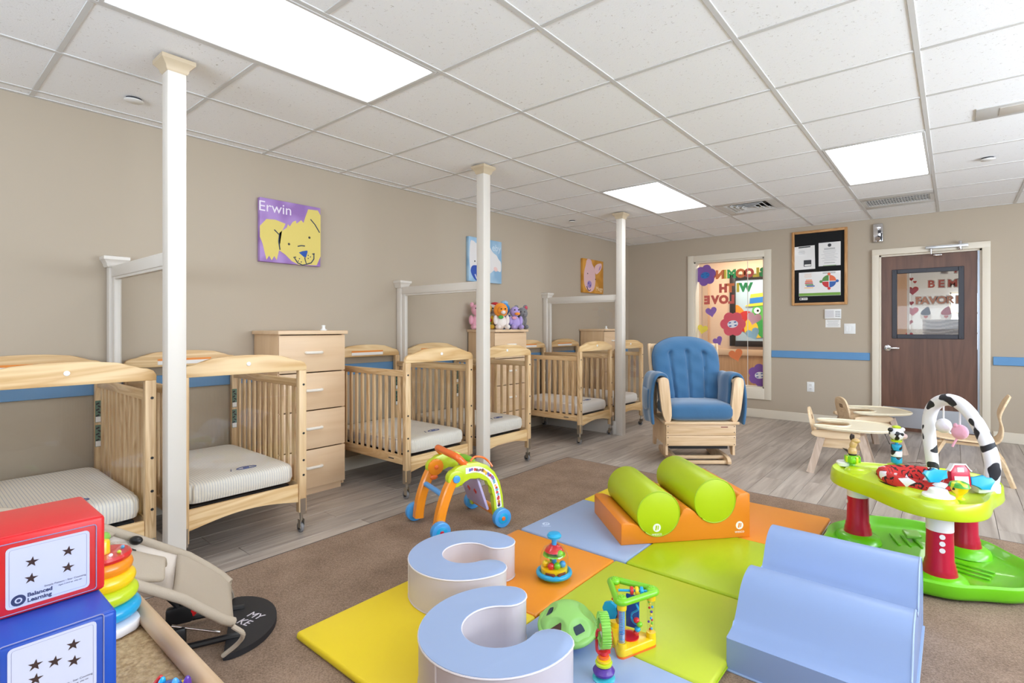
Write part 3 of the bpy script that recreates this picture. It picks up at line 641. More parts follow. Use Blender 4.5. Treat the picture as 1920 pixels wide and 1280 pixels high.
# ================================================================== CRIBS
CW, CL = .64, .96
def headboard_pts():
    half = [(CW/2, .937), (CW/2, .962), (CW/2-.012, .982), (CW/2-.035, .993), (CW/2-.065, .997), (CW/2-.09, 1.003), (CW/2-.115, 1.017), (CW/2-.15, 1.026), (.08, 1.035), (0, 1.037)]
    return half+[(-a, b) for a, b in half[-2::-1]]
def end_rail_pts():
    n = 14; w_ = CW/2-.045
    return [(w_, .285)]+[(-w_, .285)]+[(-w_+2*w_*i/n, .182+.036*math.sin(PI*i/n)) for i in range(n+1)]
YZ = lambda x: FR((x, 0, 0), (0, 1, 0), (0, 0, 1))     # prism in the y-z plane, thickness along x
def crib():
    t = thing('crib', '', 'crib', (0, 0, 0), 0, 'light pine cribs on casters along the left wall')
    for sx in (1, -1):
        x = sx*CL/2
        mk('headboard', M().prism(headboard_pts(), -.013, .013, YZ(x-sx*.014), .004), PINE, t)
        mk('end_rail', M().prism(end_rail_pts(), -.011, .011, YZ(x-sx*.02), .003), PINE, t)
        mk('clear_panel', M().box((x-sx*.024, 0, .612), (.004, CW-.09, .65)), ACRYL, t)
        for sy in (1, -1):
            y = sy*(CW/2-.0225)
            mk('post', M().box((x-sx*.02, y, .53), (.038, .043, .815), .003), PINEZ, t)
            if sx > 0:
                for z in (.855, .575, .42, .335): link('bolt', BOLT, t, (x, y+sy*.004, z))
            c = mk('caster', M().box((x-sx*.02, y+sy*.022, .155), (.03, .003, .09)).box((x+sx*.0, y, .155), (.003, .032, .09)).cyl((x-sx*.02, y, .075), (x-sx*.02, y, .13), .009).box((x-sx*.02, y-.012, .055), (.03, .003, .05)).box((x-sx*.02, y+.012, .055), (.03, .003, .05)), BRASS, t)
            mk('wheel', M().cyl((x-sx*.03, y-.009, .0295), (x-sx*.03, y+.009, .0295), .029, n=20, bev=.004), RUB, c)
            mk('hub', M().cyl((x-sx*.03, y-.0105, .0295), (x-sx*.03, y+.0105, .0295), .014, n=14), BLACK, c)
    mk('button', M().cyl((CL/2-.002, 0, .99), (CL/2+.004, 0, .99), .011, n=16, bev=.002), WHITE, t)
    for sy in (1, -1):
        y = sy*(CW/2-.024)
        mk('side_top_rail', M().box((0, y, .862), (CL-.076, .026, .045), .006), PINEX, t)
        mk('side_bottom_rail', M().box((0, y, .262), (CL-.076, .026, .06), .004), PINEX, t)
        for q in range(11):
            xx = -CL/2+.105+q*(CL-.21)/10
            link('slat', SLAT, t, (xx, y, 0))
    mk('maker_mark', M().box((.3, -CW/2+.0105, .262), (.06, .002, .008)), DARK, t)
    # notices: on the inside of the wall-end posts and headboard
    for z in (.7, .56): 
        n_ = mk('warning_label', M().box((-CL/2+.0405, CW/2-.03, z), (.002, .03, .125)), plain('label_green', (92, 122, 104), .5), t)
        mk('print', M().box((-CL/2+.042, CW/2-.03, z-.045), (.001, .026, .03)), PAPER, n_)
        for q in range(5): mk('print', M().box((-CL/2+.042, CW/2-.03+(q % 2-.5)*.008, z+.045-q*.017), (.001, .016, .008), R=RX(.5*(-1)**q)), plain('label_ink', (44, 36, 44), .6), n_)
    mk('label_strip', M().box((-CL/2+.0285, 0, .962), (.002, .3, .024)), PAPER, t)
    mk('label_strip', M().box((-CL/2+.0287, 0, .98), (.002, .3, .013)), plain('label_orange', (232, 140, 50), .5), t)
    return t
BOLT = M().cyl((-.001, 0, 0), (.0008, 0, 0), .0065, n=10).mesh('bolt', BLACK)
SLAT = M().box((0, 0, .564), (.03, .013, .56), .002, 1).mesh('slat', PINEZ)
def mattress(mat):
    t = thing('crib_mattress', '', 'mattress', (0, 0, 0), 0, 'fitted crib mattresses')
    L2, W2 = CL/2-.038, CW/2-.044
    def fn(u, v):
        # closed pillow section swept: u around the outline, v from bottom centre to top centre
        a = 2*PI*u; ca, sa = math.cos(a), math.sin(a); e = .16
        ex = math.copysign(abs(ca)**e, ca); ey = math.copysign(abs(sa)**e, sa)
        prof = [(.0, .292), (.9, .292), (.985, .3), (1.0, .325), (.995, .37), (.975, .388), (.93, .397), (.8, .402), (.5, .405), (0, .406)]
        k = v*(len(prof)-1); i = min(int(k), len(prof)-2); f = k-i
        r = prof[i][0]*(1-f)+prof[i+1][0]*f; z = prof[i][1]*(1-f)+prof[i+1][1]*f
        wr = .003*math.sin(37*u*2*PI/2.0)*(1 if .3 < v < .6 else 0)
        return ((L2*r+wr)*ex, (W2*r+wr)*ey, z)
    m = M(); m.surf(fn, 96, 19, cu=True)
    bmesh.ops.remove_doubles(m.b, verts=m.b.verts, dist=.0005)
    mk('sheet', m, mat, t, ang=60)
    em = M(); em.tube([(L2*.74+.022*math.cos(a), .05+.05*math.sin(a)*(1+.25*math.cos(a)), .4045+.001) for a in (2*PI*i/24 for i in range(24))], .0022, 5, True)
    em.box((L2*.74, .05, .405), (.012, .03, .003)); em.tube([(L2*.74-.02, -.02, .405), (L2*.74+.02, -.035, .405)], .002, 5)
    mk('emblem', em, plain('emblem_navy', (86, 96, 140), .7), t)
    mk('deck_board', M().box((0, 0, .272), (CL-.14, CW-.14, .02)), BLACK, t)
    return t
CX = -2.91-CL/2
CR = [(.48, 'crib nearest the camera, cut off by the left edge', 'striped mattress in the nearest crib behind the red block'), (1.21, 'crib right of the nearest white post, beside the tall chest', 'striped mattress in the crib right of the nearest post'),
      (2.552, 'crib behind the green and orange walker, left of middle post', 'striped mattress in the crib behind the toddler walker'), (3.27, 'crib right behind the middle white post', 'striped mattress in the crib just right of the middle post'),
      (4.69, 'crib just left of the farthest white post', 'plain white mattress in the crib left of the farthest post'), (5.42, 'last crib, between the farthest post and the blue glider', 'plain white mattress in the last crib beside the glider')]
c0 = crib(); m0 = mattress(SHEET); m1 = mattress(PLAINSHEET)
for n, (yy, lc, lm) in enumerate(CR):
    o = c0 if n == 0 else copy_tree(c0)
    o.location = (CX, yy, 0); o['label'] = 'light pine '+lc
    q = m0 if n == 0 else m1 if n == 4 else copy_tree(m0 if n < 4 else m1)
    q.location = (CX, yy, 0); q['label'] = lm

# ================================================================== DRAWER CHESTS
def chest():
    t = thing('drawer_chest', '', 'chest', (0, 0, 0), 0, 'tall maple drawer chests against the left wall')
    W_, D_ = .49, .37      # local: front faces +x, back at x=0
    mk('top', M().box((D_/2+.006, 0, 1.147), (D_+.03, W_+.024, .026), .004), MAPLE, t)
    for sy in (1, -1): mk('side', M().box((D_/2-.008, sy*(W_/2-.009), .582), (D_-.018, .018, 1.104), .002), MAPLEZ, t)
    mk('back', M().box((.012, 0, .58), (.01, W_-.04, 1.08)), MAPLEZ, t)
    mk('plinth', M().box((D_-.035, 0, .025), (.018, W_-.036, .05)), MAPLE, t)
    for z0, z1 in ((.053, .322), (.328, .596), (.602, .863), (.869, 1.128)):
        d = mk('drawer', M().box((D_-.007, 0, (z0+z1)/2), (.018, W_-.004, z1-z0-.002), .002).box((D_/2-.02, 0, (z0+z1)/2), (D_-.06, W_-.06, (z1-z0)*.7)), MAPLE, t)
        h = M(); h.tube(spline([(D_, -.058, z1-.122), (D_+.02, -.05, z1-.122), (D_+.022, 0, z1-.122), (D_+.02, .05, z1-.122), (D_, .058, z1-.122)], 5), .0105, 8)
        mk('handle', h, plain('handle_cream', (240, 234, 222), .35), d)
    return t
ch0 = chest()
CH = [(1.897, 'tall maple drawer chest between the two nearest crib pairs'), (4.01, 'tall maple drawer chest under the heap of plush toys'), (6.08, 'tall maple drawer chest in the far corner behind the cribs')]
for n, (yy, lab) in enumerate(CH):
    o = ch0 if n == 0 else copy_tree(ch0)
    o.location = (-3.885, yy, 0); o['label'] = lab
for n, (xx, yy, lab) in enumerate(((-3.6, 2.02, 'small white plastic cap on top of the nearest chest'), (-3.62, 6.06, 'small white plastic cap on top of the far corner chest'))):
    tag(mk('plastic_cap', M().lathe([(.024, 0), (.024, .006), (.014, .01), (.011, .025), (.014, .032), (.012, .038), (0, .04)], (0, 0, 0)), WHITE, None, (xx, yy, 1.16)), lab, 'cap', 'small white caps')

# ================================================================== CANVASES
def canvas(yc, zc, w_, h_, base, lab, side=None):
    t = thing('wall_canvas', lab, 'painting', (-3.9, yc, zc), 0, 'animal canvases on the left wall')
    mk('canvas', M().box((.019, 0, 0), (.038, w_, h_), .004), base, t)
    return t
CM = lambda q: FR((.0385+.0006*q, 0, 0), (0, 1, 0), (0, 0, 1))
def art(t, q, nm, pts, rgb):
    mk(nm, M().prism(pts, 0, .0006, CM(q)), plain('paint_%d_%d_%d' % rgb, rgb, .6), t)
def stroke(t, q, pts, r, rgb, nm='line'):
    m = M(); m.X = CM(q); m.tube([(a, b, 0) for a, b in pts], r, 6); mk(nm, m, plain('paint_%d_%d_%d' % rgb, rgb, .6), t)
Wc = .46
def pp(l): # photo crop fractions (0..1 right, 0..1 down) to canvas metres
    return [((a-.5)*Wc, (.5-b)*Wc) for a, b in l]
PURP = blotch('canvas_purple', (150, 112, 178), (172, 138, 200), 9, .5, .6, .12)
t = canvas(1.912, 1.887, Wc, Wc, PURP, 'purple canvas of a yellow dog above the nearest chest')
YD = (222, 202, 108)
art(t, 0, 'head', pp([(.3, .52), (.42, .42), (.44, .36), (.47, .39), (.52, .31), (.57, .28), (.58, .33), (.66, .26), (.7, .3), (.73, .2), (.78, .06), (.95, .05), (1, .13), (1, .82), (.93, .98), (.62, 1), (.5, .95), (.4, .86), (.3, .8)]), YD)
art(t, 0, 'ear', pp([(.1, .33), (.24, .32), (.4, .36), (.34, .5), (.3, .78), (.26, .96), (.22, .9), (.18, .97), (.14, .9), (.1, .97), (.04, .72), (0, .62), (0, .45)]), YD)
IN = (34, 52, 84)
for l in ([(.22, .48), (.3, .55), (.29, .66), (.31, .79)], [(.82, .22), (.9, .3), (.98, .42)], [(.6, .7), (.66, .68), (.72, .68)], [(.55, .9), (.6, .97), (.68, 1), (.75, .98), (.73, .92), (.72, .87)], [(.75, .98), (.83, .95), (.88, .88), (.88, .8)], [(.53, .89), (.57, .88)], [(.85, .8), (.89, .79)]): stroke(t, 2, pp(l), .004, IN)
art(t, 2, 'nose', pp([(.62, .8), (.68, .77), (.76, .75), (.77, .77), (.74, .87), (.7, .86)]), (28, 78, 164))
for a, b in ((.455, .68), (.8, .53)): art(t, 2, 'eye', circ(.009, 14, (a-.5)*Wc, (.5-b)*Wc), (60, 56, 50))
for a, b in ((.63, .9), (.61, .94), (.66, .95), (.78, .83), (.82, .85), (.78, .88)): art(t, 2, 'freckle', circ(.0045, 10, (a-.5)*Wc, (.5-b)*Wc), IN)
text('lettering', 'Erwin', .105, plain('chalk_white', (236, 226, 240), .6), CM(1) @ T(-.12, .165, 0), t)
# second canvas, half hidden by the middle post
SKY = blotch('canvas_sky', (140, 178, 208), (164, 196, 220), 10, .5, .6, .12)
t = canvas(4.0, 1.887, .5, Wc, SKY, 'blue and white lamb canvas partly hidden by the middle post')
Wc = .48
art(t, 0, 'fleece', smoothpoly(pp([(.0, .1), (.12, .1), (.2, .16), (.4, .1), (.6, .14), (.72, .3), (.85, .34), (.92, .44), (1, .48), (1, .72), (.9, .7), (.8, .66), (.6, .8), (.4, .9), (.0, .86)])), (226, 222, 220))
art(t, 1, 'muzzle', smoothpoly(pp([(.06, .64), (.2, .62), (.3, .65), (.42, .62), (.56, .72), (.5, .9), (.3, .98), (.16, .95), (.02, .78)])), (42, 78, 166))
art(t, 1, 'ear', smoothpoly(pp([(.74, .62), (.84, .6), (.9, .7), (.78, .72)])), (232, 196, 190))
art(t, 2, 'eye', circ(.009, 12, -.165, -.02), (60, 60, 62)); art(t, 2, 'eye', circ(.009, 12, .04, .0), (60, 60, 62))
for l in ([(.16, .82), (.2, .9), (.26, .95), (.3, .9), (.34, .82)], [(.27, .72), (.29, .76)], [(.42, .8), (.47, .79)]): stroke(t, 2, pp(l), .005, (230, 232, 240))
text('lettering', 'eby', .1, plain('chalk_pale', (210, 224, 236), .6), CM(1) @ T(.165, .15, 0), t)
OCH = blotch('canvas_ochre', (196, 134, 44), (214, 152, 62), 10, .5, .6, .12)
t = canvas(6.128, 1.88, .52, .46, OCH, 'orange canvas of a pink pig above the farthest divider')
Wc = .48
art(t, 0, 'face', smoothpoly(pp([(.14, .02), (.38, .02), (.42, .16), (.56, .26), (.6, .5), (.6, .72), (.5, .9), (.3, .97), (.1, .86), (.0, .72), (.0, .4), (.1, .2)])), (226, 186, 186))
art(t, 0, 'ear', smoothpoly(pp([(.54, .22), (.7, .12), (.92, .08), (.96, .16), (.9, .28), (.74, .4), (.6, .44)])), (230, 190, 190))
art(t, 1, 'ear_lining', smoothpoly(pp([(.76, .34), (.82, .2), (.9, .14), (.88, .24)])), (168, 130, 168))
art(t, 1, 'snout', circ(.056, 24, -.105, -.115, ry=.05), (158, 134, 190))
for a, b in ((-.125, -.1), (-.085, -.13)): art(t, 2, 'nostril', circ(.011, 10, a, b, ry=.016), (76, 66, 140))
for a, b in ((-.15, .03), (.05, -.035)): art(t, 2, 'eye', circ(.01, 12, a, b), (50, 36, 44))
stroke(t, 2, pp([(.14, .8), (.2, .9), (.27, .92), (.34, .89)]), .006, (50, 40, 70))
text('lettering', 'Megy', .085, plain('chalk_cream', (240, 214, 170), .6), CM(1) @ T(.15, -.165, 0), t)

# ================================================================== PLUSH TOYS on the second chest
def plush_toy(name, lab, loc, body, parts, s=1, rz=0):
    s *= .92
    t = thing(name, lab, 'plush toy', loc, rz, 'plush animals on the middle chest')
    mk('body', M().ball((0, 0, .075*s), (.06*s, .062*s, .078*s)), plush(*body), t)
    for nm, c, r, col in parts:
        mk(nm, M().ball([k*s for k in c], [k*s for k in r], 14, 9), plush(*col), t)
    return t
EYE = ('eye', (20, 20, 22))
PK, PK2 = ('pink', (226, 160, 178)), ('deep_pink', (190, 76, 92)); OR_ = ('orange', (246, 150, 40)); CRM = ('cream', (236, 226, 220)); RDp = ('red', (204, 40, 44))
BLp = ('blue', (30, 136, 206)); LIL = ('lilac', (176, 156, 212)); GRp = ('grey', (122, 120, 122)); YLp = ('yellow', (232, 190, 60)); GNp = ('green', (76, 160, 60)); DKp = ('dark', (70, 70, 80))
def eyes(x, y, z, r=.008): return [('eye', (x, sy*y, z), (r, r, r), EYE) for sy in (1, -1)]
CTZ = 1.16
def legs(col, x=.06, y=.05, r=(.05, .028, .028)): return [('foot', (x, sy*y, .028), r, col) for sy in (1, -1)]
def arms(col, z=.1, y=.065): return [('arm', (.02, sy*y, z), (.025, .025, .05), col) for sy in (1, -1)]
plush_toy('plush_pig', 'pink plush pig at the left end of the chest top', (-3.79, 3.79, CTZ), PK, [('head', (.01, 0, .205), (.058, .062, .06), PK), ('ear', (0, .05, .26), (.02, .022, .028), PK), ('ear', (0, -.05, .26), (.02, .022, .028), PK), ('snout', (.065, 0, .195), (.02, .026, .02), PK)]+eyes(.057, .025, .222)+legs(PK)+arms(PK), 1.05, -.5)
plush_toy('plush_lion_cub', 'yellow and green plush toy half hidden by the middle post', (-3.75, 3.885, CTZ), GNp, [('head', (.0, 0, .22), (.062, .066, .062), YLp), ('hat', (0, 0, .27), (.05, .05, .03), YLp), ('sash', (.055, 0, .1), (.02, .05, .03), RDp), ('brim', (.04, 0, .215), (.045, .03, .012), DKp)]+legs(YLp)+arms(YLp), 1.05, -.5)
plush_toy('plush_lion', 'orange maned plush lion with cream belly right of the middle post', (-3.6, 3.95, CTZ), CRM, [('mane', (-.005, 0, .205), (.05, .08, .078), OR_), ('head', (.035, 0, .2), (.045, .052, .05), OR_), ('muzzle', (.08, 0, .18), (.022, .026, .02), CRM), ('bow', (.06, -.02, .13), (.014, .03, .02), GNp)]+eyes(.078, .022, .215)+legs(CRM)+arms(CRM), 1.05, -.5)
plush_toy('plush_rabbit', 'white plush toy with a red cap behind the lion', (-3.8, 4.04, CTZ), CRM, [('head', (0, 0, .225), (.055, .058, .055), CRM), ('cap', (0, .03, .275), (.045, .05, .026), RDp)]+eyes(.05, .02, .23)+legs(CRM)+arms(CRM), 1.05, -.4)
plush_toy('plush_bird', 'bright blue plush bird leaning between lion and duck', (-3.68, 4.07, CTZ), BLp, [('head', (.0, .01, .21), (.062, .064, .066), BLp), ('crest', (-.01, .02, .275), (.035, .04, .025), ('pale_blue', (150, 190, 224))), ('wing', (.03, -.05, .12), (.03, .02, .06), CRM)]+eyes(.058, .024, .225)+legs(BLp)+arms(BLp), 1.1, -.5)
plush_toy('plush_duck', 'lilac plush duck with an orange bill', (-3.555, 4.115, CTZ), LIL, [('head', (0, 0, .2), (.056, .058, .06), LIL), ('bill', (.065, 0, .175), (.035, .03, .018), OR_), ('bow', (.05, -.03, .13), (.014, .03, .018), PK)]+eyes(.05, .024, .22)+legs(LIL)+arms(LIL), 1.0, -.4)
plush_toy('plush_mouse', 'grey plush mouse leaning at the right end of the chest top', (-3.58, 4.215, CTZ), GRp, [('head', (.02, .03, .185), (.06, .064, .068), GRp), ('ear', (0, .085, .25), (.014, .034, .036), GRp), ('ear_lining', (.012, .087, .25), (.01, .022, .024), PK2), ('ear', (0, -.04, .25), (.014, .03, .03), GRp), ('muzzle', (.075, .03, .165), (.024, .026, .022), GRp)]+eyes(.074, .024, .2)+legs(GRp)+arms(GRp), 1.0, -.3)
# ================================================================== GLIDER CHAIR
BLUEF = plain('blue_velour', (56, 104, 144), .9, vary=.2, bump=.25, bscale=40, sheen=.5)
gt = thing('glider_chair', 'blue cushioned beech glider rocking chair in front of the hall window', 'chair', (-1.696, 4.413, 0), .679)
XZ = lambda y, x=0, z=0: FR((x, y, z), (1, 0, 0), (0, 0, 1))
mk('seat_frame', M().box((0, .24, .362), (.64, .56, .022), .004).box((0, .245, .29), (.58, .45, .12)), GLIDE, gt)
mk('front_board', M().box((0, .0, .302), (.6, .022, .098), .003), GLIDE, gt)
mk('front_board', M().box((0, .0, .207), (.6, .022, .088), .003), GLIDE, gt)
for sx in (-1, 1):
    mk('side_panel', M().prism([(0.012, .078), (.06, .078), (.1, .16), (.4, .16), (.44, .078), (.49, .078), (.49, .35), (.012, .35)], -.011, .011, FR((sx*.29, 0, 0), (0, 1, 0), (0, 0, 1)), .002), GLIDEZ, gt)
    mk('runner', M().prism(smoothpoly([(-.06, .0), (.5, 0), (.52, .05), (.46, .075), (-.02, .08), (-.07, .05)], 2), -.016, .016, FR((sx*.225, 0, 0), (0, 1, 0), (0, 0, 1)), .003), GLIDE, gt)
    mk('arm_front', M().prism(smoothpoly([(sx*.245, .365), (sx*.325, .365), (sx*.365, .68), (sx*.362, .74), (sx*.32, .755), (sx*.282, .74), (sx*.276, .68)], 2), -.02, .02, XZ(-.005), .004), GLIDEZ, gt)
    mk('arm_rail', M().box((sx*.322, .24, .715), (.07, .44, .03), .006), GLIDE, gt)
    mk('arm_rear', M().box((sx*.3, .44, .54), (.05, .03, .36), .004), GLIDEZ, gt)
    pb = M(); pb.tube([(sx*.3, .40, .40), (sx*.315, .5, .8), (sx*.325, .545, 1.025)], [.02, .02, .016], 8); mk('back_post', pb, GLIDEZ, gt)
    for z in (.235, .175, .33, .28): mk('bolt', M().cyl((sx*.285, -.0125, z), (sx*.285, -.010, z), .004, n=8), BLACK, gt)
    # padded arm cover draped over the rail, longer outside
    def dr(u, v, sx=sx):
        pr = spline([(sx*.262, 0, .5), (sx*.272, 0, .62), (sx*.278, 0, .735), (sx*.322, 0, .768), (sx*.378, 0, .74), (sx*.405, 0, .6), (sx*.405, 0, .45), (sx*.392, 0, .33)], 5)
        k = u*(len(pr)-1); i = min(int(k), len(pr)-2); p = pr[i].lerp(pr[i+1], k-i)
        return (p.x+.006*math.sin(9*v+4*u), .045+v*.36+.012*math.sin(5*u), p.z+.008*math.sin(6*v))
    mk('arm_pad', M().surf(dr, 30, 12), BLUEF, gt, solid=.03, sub=1)
    mk('side_pocket', M().surf(lambda u, v, sx=sx: (sx*(.425+.012*math.sin(PI*u)*math.sin(PI*v)), .1+.24*u, .47+.17*v-.03*math.sin(PI*u)*(1-v)), 10, 8), BLUEF, gt, solid=.018, sub=1)
mk('stretcher', M().box((0, .05, .055), (.45, .03, .028), .004).box((0, -.03, .03), (.44, .028, .028), .004).box((0, .44, .055), (.45, .03, .028), .004), GLIDE, gt)
mk('under_seat_shade', M().box((0, .2, .14), (.5, .3, .03)), BLACK, gt)  # black slab stands in for the shade under the seat
mk('back_rail', M().box((0, .545, 1.0), (.63, .022, .05), .006).box((0, .42, .45), (.62, .022, .05), .006), GLIDE, gt)
mk('maker_mark', M().box((.2, -.0115, .325), (.06, .001, .007)), plain('mark_red', (120, 40, 44), .5), gt)
# seat cushion: soft box
def cushion(w_, d_, h_, n=26, e=.22, dome=.012):
    def fn(u, v):
        a = 2*PI*u; ex = math.copysign(abs(math.cos(a))**e, math.cos(a)); ey = math.copysign(abs(math.sin(a))**e, math.sin(a))
        b = -PI/2+PI*v; r = abs(math.cos(b))**.3; z = math.copysign(abs(math.sin(b))**.55, math.sin(b))
        return (w_/2*r*ex, d_/2*r*ey, h_/2*z+dome*(1-(r)**2)*(1 if v > .5 else -1))
    m = M(); m.surf(fn, 64, n, cu=True); bmesh.ops.remove_doubles(m.b, verts=m.b.verts, dist=.0006); return m
s_ = mk('seat_cushion', cushion(.57, .52, .15), BLUEF, gt, (.008, .22, .452), ang=80)
# back cushion: tall rounded, with three sewn channels
def backc(u, v):
    # u across -1..1, v bottom to top; front face bulge with channel creases
    x = (u-.5)*2; z = v
    wid = .27+.045*min(1, v*1.6); top = .58-.085*abs(x)**2.6
    zz = z*top
    lx = x*wid*(1-(.12*max(0, (v-.75)/.25)**2))
    edge = (1-abs(x)**6)*(1-abs(2*z-1)**8); edge = max(edge, 0)**.5
    crease = sum(math.exp(-((x-c)/.05)**2) for c in (-.5, 0, .5))*(1 if v < .78 else max(0, 1-(v-.78)/.07))
    tuft = sum(math.exp(-((x-c)/.1)**2-((v-.78)/.05)**2) for c in (-.5, 0, .5))
    wr = .006*math.sin(26*v+3*x)*math.sin(7*x)
    return lx, zz, .085*edge-.03*crease*edge-.024*tuft+wr*edge
m = M(); m.surf(lambda u, v: (lambda p: (p[0], .335+.30*p[1]-p[2]*.9, .515+p[1]-p[2]*.3))(backc(u, v)), 57, 41)
m.surf(lambda u, v: (lambda p: (p[0], .36+.30*p[1]+.03*math.sin(PI*u)*math.sin(PI*v), .515+p[1]))(backc(u, v)), 57, 41)
mk('back_cushion', m, BLUEF, gt, ang=80)
tu = M()
for x_ in (-.145, 0, .145):
    tu.box((x_, .475-.035, .515+.455-.012), (.05, .006, .004)); 
mk('tuft', tu, plain('tuft_thread', (28, 62, 104), .9), gt)

# ================================================================== TODDLER CHAIRS WITH TRAYS
TRAYM = plain('cream_tray', (232, 220, 192), .35)
def tray_chair():
    t = thing('tray_chair', '', 'chair', (0, 0, 0), 0, 'low toddler feeding chairs near the door')
    mk('seat', M().prism(rrect(.3, .3, .05, 5, .0, 0), .225, .245, I4, .005), BIRCH, t)
    b = mk('backrest', M().prism(smoothpoly([(-.12, 0), (-.12, .14), (-.08, .21), (.08, .21), (.12, .14), (.12, 0), (.06, -.02), (-.06, -.02)], 2), -.008, .008, FR((-.2, 0, .3), (0, 1, 0), (-.22, 0, 1)), .003), BIRCH, t)
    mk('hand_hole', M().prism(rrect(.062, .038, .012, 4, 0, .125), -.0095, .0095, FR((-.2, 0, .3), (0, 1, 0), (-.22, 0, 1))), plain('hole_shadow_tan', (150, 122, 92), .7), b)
    for sy in (-1, 1):
        mk('arm', M().prism(smoothpoly([(-.22, .3), (-.2, .355), (.1, .36), (.14, .33), (.1, .3), (-.1, .29)], 2), -.02, .02, FR((0, sy*.19, 0), (1, 0, 0), (0, 0, 1)), .004), BIRCH, t)
        mk('side_panel', M().box((-.02, sy*.165, .26), (.3, .02, .1), .004), BIRCH, t)
        for sx in (-1, 1):
            x0, x1 = sx*.13, sx*.22
            mk('leg', M().sweep([(x0, sy*.18, .33), ((x0+x1)/2, sy*.205, .16), (x1, sy*.23, 0)], [(-.027, -.014), (.027, -.014), (.027, .014), (-.027, .014)], up=(0, sy, .1)), GREYWD, t)
        mk('strap', M().sweep([(-.02, sy*.12, .24), (.05, sy*.21, .2), (.09, sy*.22, .1)], [(-.012, -.0015), (.012, -.0015), (.012, .0015), (-.012, .0015)]), BLACK, t)
    out = smoothpoly([(.36, .0), (.33, .18), (.2, .255), (.0, .27), (-.16, .24), (-.2, .16), (-.17, .12), (-.02, .135), (.05, .08), (.06, 0), (.05, -.08), (-.02, -.135), (-.17, -.12), (-.2, -.16), (-.16, -.24), (.0, -.27), (.2, -.255), (.33, -.18)], 2)
    tr = mk('tray', M().prism(out, .366, .378, I4, .003), TRAYM, t)
    r_ = M(); r_.tube([(a, b_, .379) for a, b_ in out], .008, 6, True); mk('tray_rim', r_, TRAYM, tr)
    return t
tc = tray_chair(); tc.location = (-.72, 4.98, 0); tc.rotation_euler.z = .12; tc['label'] = 'toddler chair with cream tray, nearer one of the pair before the door'
copy_tree(tc, (-.66, 5.98, 0), .6, 'toddler chair with cream tray, farther one close to the door kick plate')
sc_ = thing('shell_chair', 'small bent birch shell chair in profile right of the door', 'chair', (.035, 5.35, 0), PI)
prof = spline([(.16, 0, .312), (.07, 0, .304), (-.08, 0, .298), (-.18, 0, .302), (-.235, 0, .335), (-.25, 0, .42), (-.235, 0, .51), (-.262, 0, .6), (-.295, 0, .665)], 6)
def shell(u, v):
    k = u*(len(prof)-1); i = min(int(k), len(prof)-2); p = prof[i].lerp(prof[i+1], k-i)
    hw_ = .15 if u < .85 else .15*(1-((u-.85)/.15)**2*.45)
    if u < .06: hw_ *= .8+.2*(u/.06)
    return (p.x, (v-.5)*2*hw_, p.z+(.012*(2*v-1)**2 if u < .4 else 0))
mk('shell', M().surf(shell, 44, 11), BIRCH, sc_, solid=.012)
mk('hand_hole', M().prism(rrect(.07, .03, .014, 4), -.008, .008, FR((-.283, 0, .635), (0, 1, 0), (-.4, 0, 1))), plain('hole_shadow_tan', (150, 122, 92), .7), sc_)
for sx, x0, x1 in ((1, .09, .2), (-1, -.17, -.31)):
    for sy in (-1, 1):
        mk('leg', M().sweep([(x0, sy*.11, .295), ((x0+x1)/2+.015*sx, sy*.135, .16), (x1, sy*.16, 0)], [(-.014, -.012), (.014, -.012), (.014, .012), (-.014, .012)]), BIRCH, sc_)
mk('seat_frame', M().box((-.02, .11, .285), (.32, .024, .022), .004).box((-.02, -.11, .285), (.32, .024, .022), .004), BIRCH, sc_)

# ================================================================== WALL ITEMS beside the door
bd = thing('notice_board', 'oak framed black notice board with pinned sheets left of the door', 'notice board', (-1.285, BY-.014, 1.915))
BW_, BH_ = .608, .922
for c, d, ax in (((-BW_/2+.016, 0, 0), (.032, .028, BH_), 0), ((BW_/2-.016, 0, 0), (.032, .028, BH_), 0), ((0, 0, BH_/2-.016), (BW_-.06, .028, .032), 1), ((0, 0, -BH_/2+.016), (BW_-.06, .028, .032), 1)): mk('frame', M().box(c, d, .006), OAK if not ax else wood('oak_rail', (206, 158, 104), (178, 126, 74), 'X', 14), bd)
mk('felt', M().box((0, .006, 0), (BW_-.05, .008, BH_-.05)), plain('black_felt', (14, 14, 16), .9), bd)
BM = lambda q, x=0, z=0, r=0: FR((x, .001-.0012*q, z), (math.cos(r), 0, math.sin(r)), (-math.sin(r), 0, math.cos(r)))
INK = plain('print_ink', (60, 60, 64), .6); GRN = plain('print_leaf_green', (116, 164, 64), .5)
def sheet_(x, z, w_, h_, lab, r=0):
    return mk('sheet', M().prism([(-w_/2, -h_/2), (w_/2, -h_/2), (w_/2, h_/2), (-w_/2, h_/2)], 0, .001, BM(1, x, z, r)), plain('gloss_paper', (236, 234, 232), .25, coat=.4), bd, label=lab)
def lines(par, x, z, w_, n, dz, mat=INK, h_=.004, r=0):
    m = M(); rr = random.Random(n)
    for q in range(n):
        ww = w_*rr.uniform(.55, 1); m.prism([(-ww/2, -h_/2), (ww/2, -h_/2), (ww/2, h_/2), (-ww/2, h_/2)], 0, .0004, BM(2.2, x, z-q*dz, r))
    mk('print_lines', m, mat, par)
s1 = sheet_(-.16, .13, .235, .29, 'white sheet with a dark square', .02); lines(s1, -.16, .262, .22, 1, .01, INK, .014, .02); lines(s1, -.19, .215, .1, 3, .016, plain('pale_ink', (170, 170, 172), .6))
mk('print', M().prism(rrect(.085, .08, .004, 2), 0, .0004, BM(2.4, -.125, .06)), INK, s1); mk('print', M().prism(rrect(.075, .02, .008, 3), 0, .0004, BM(2.8, -.122, .036)), PAPER, s1)
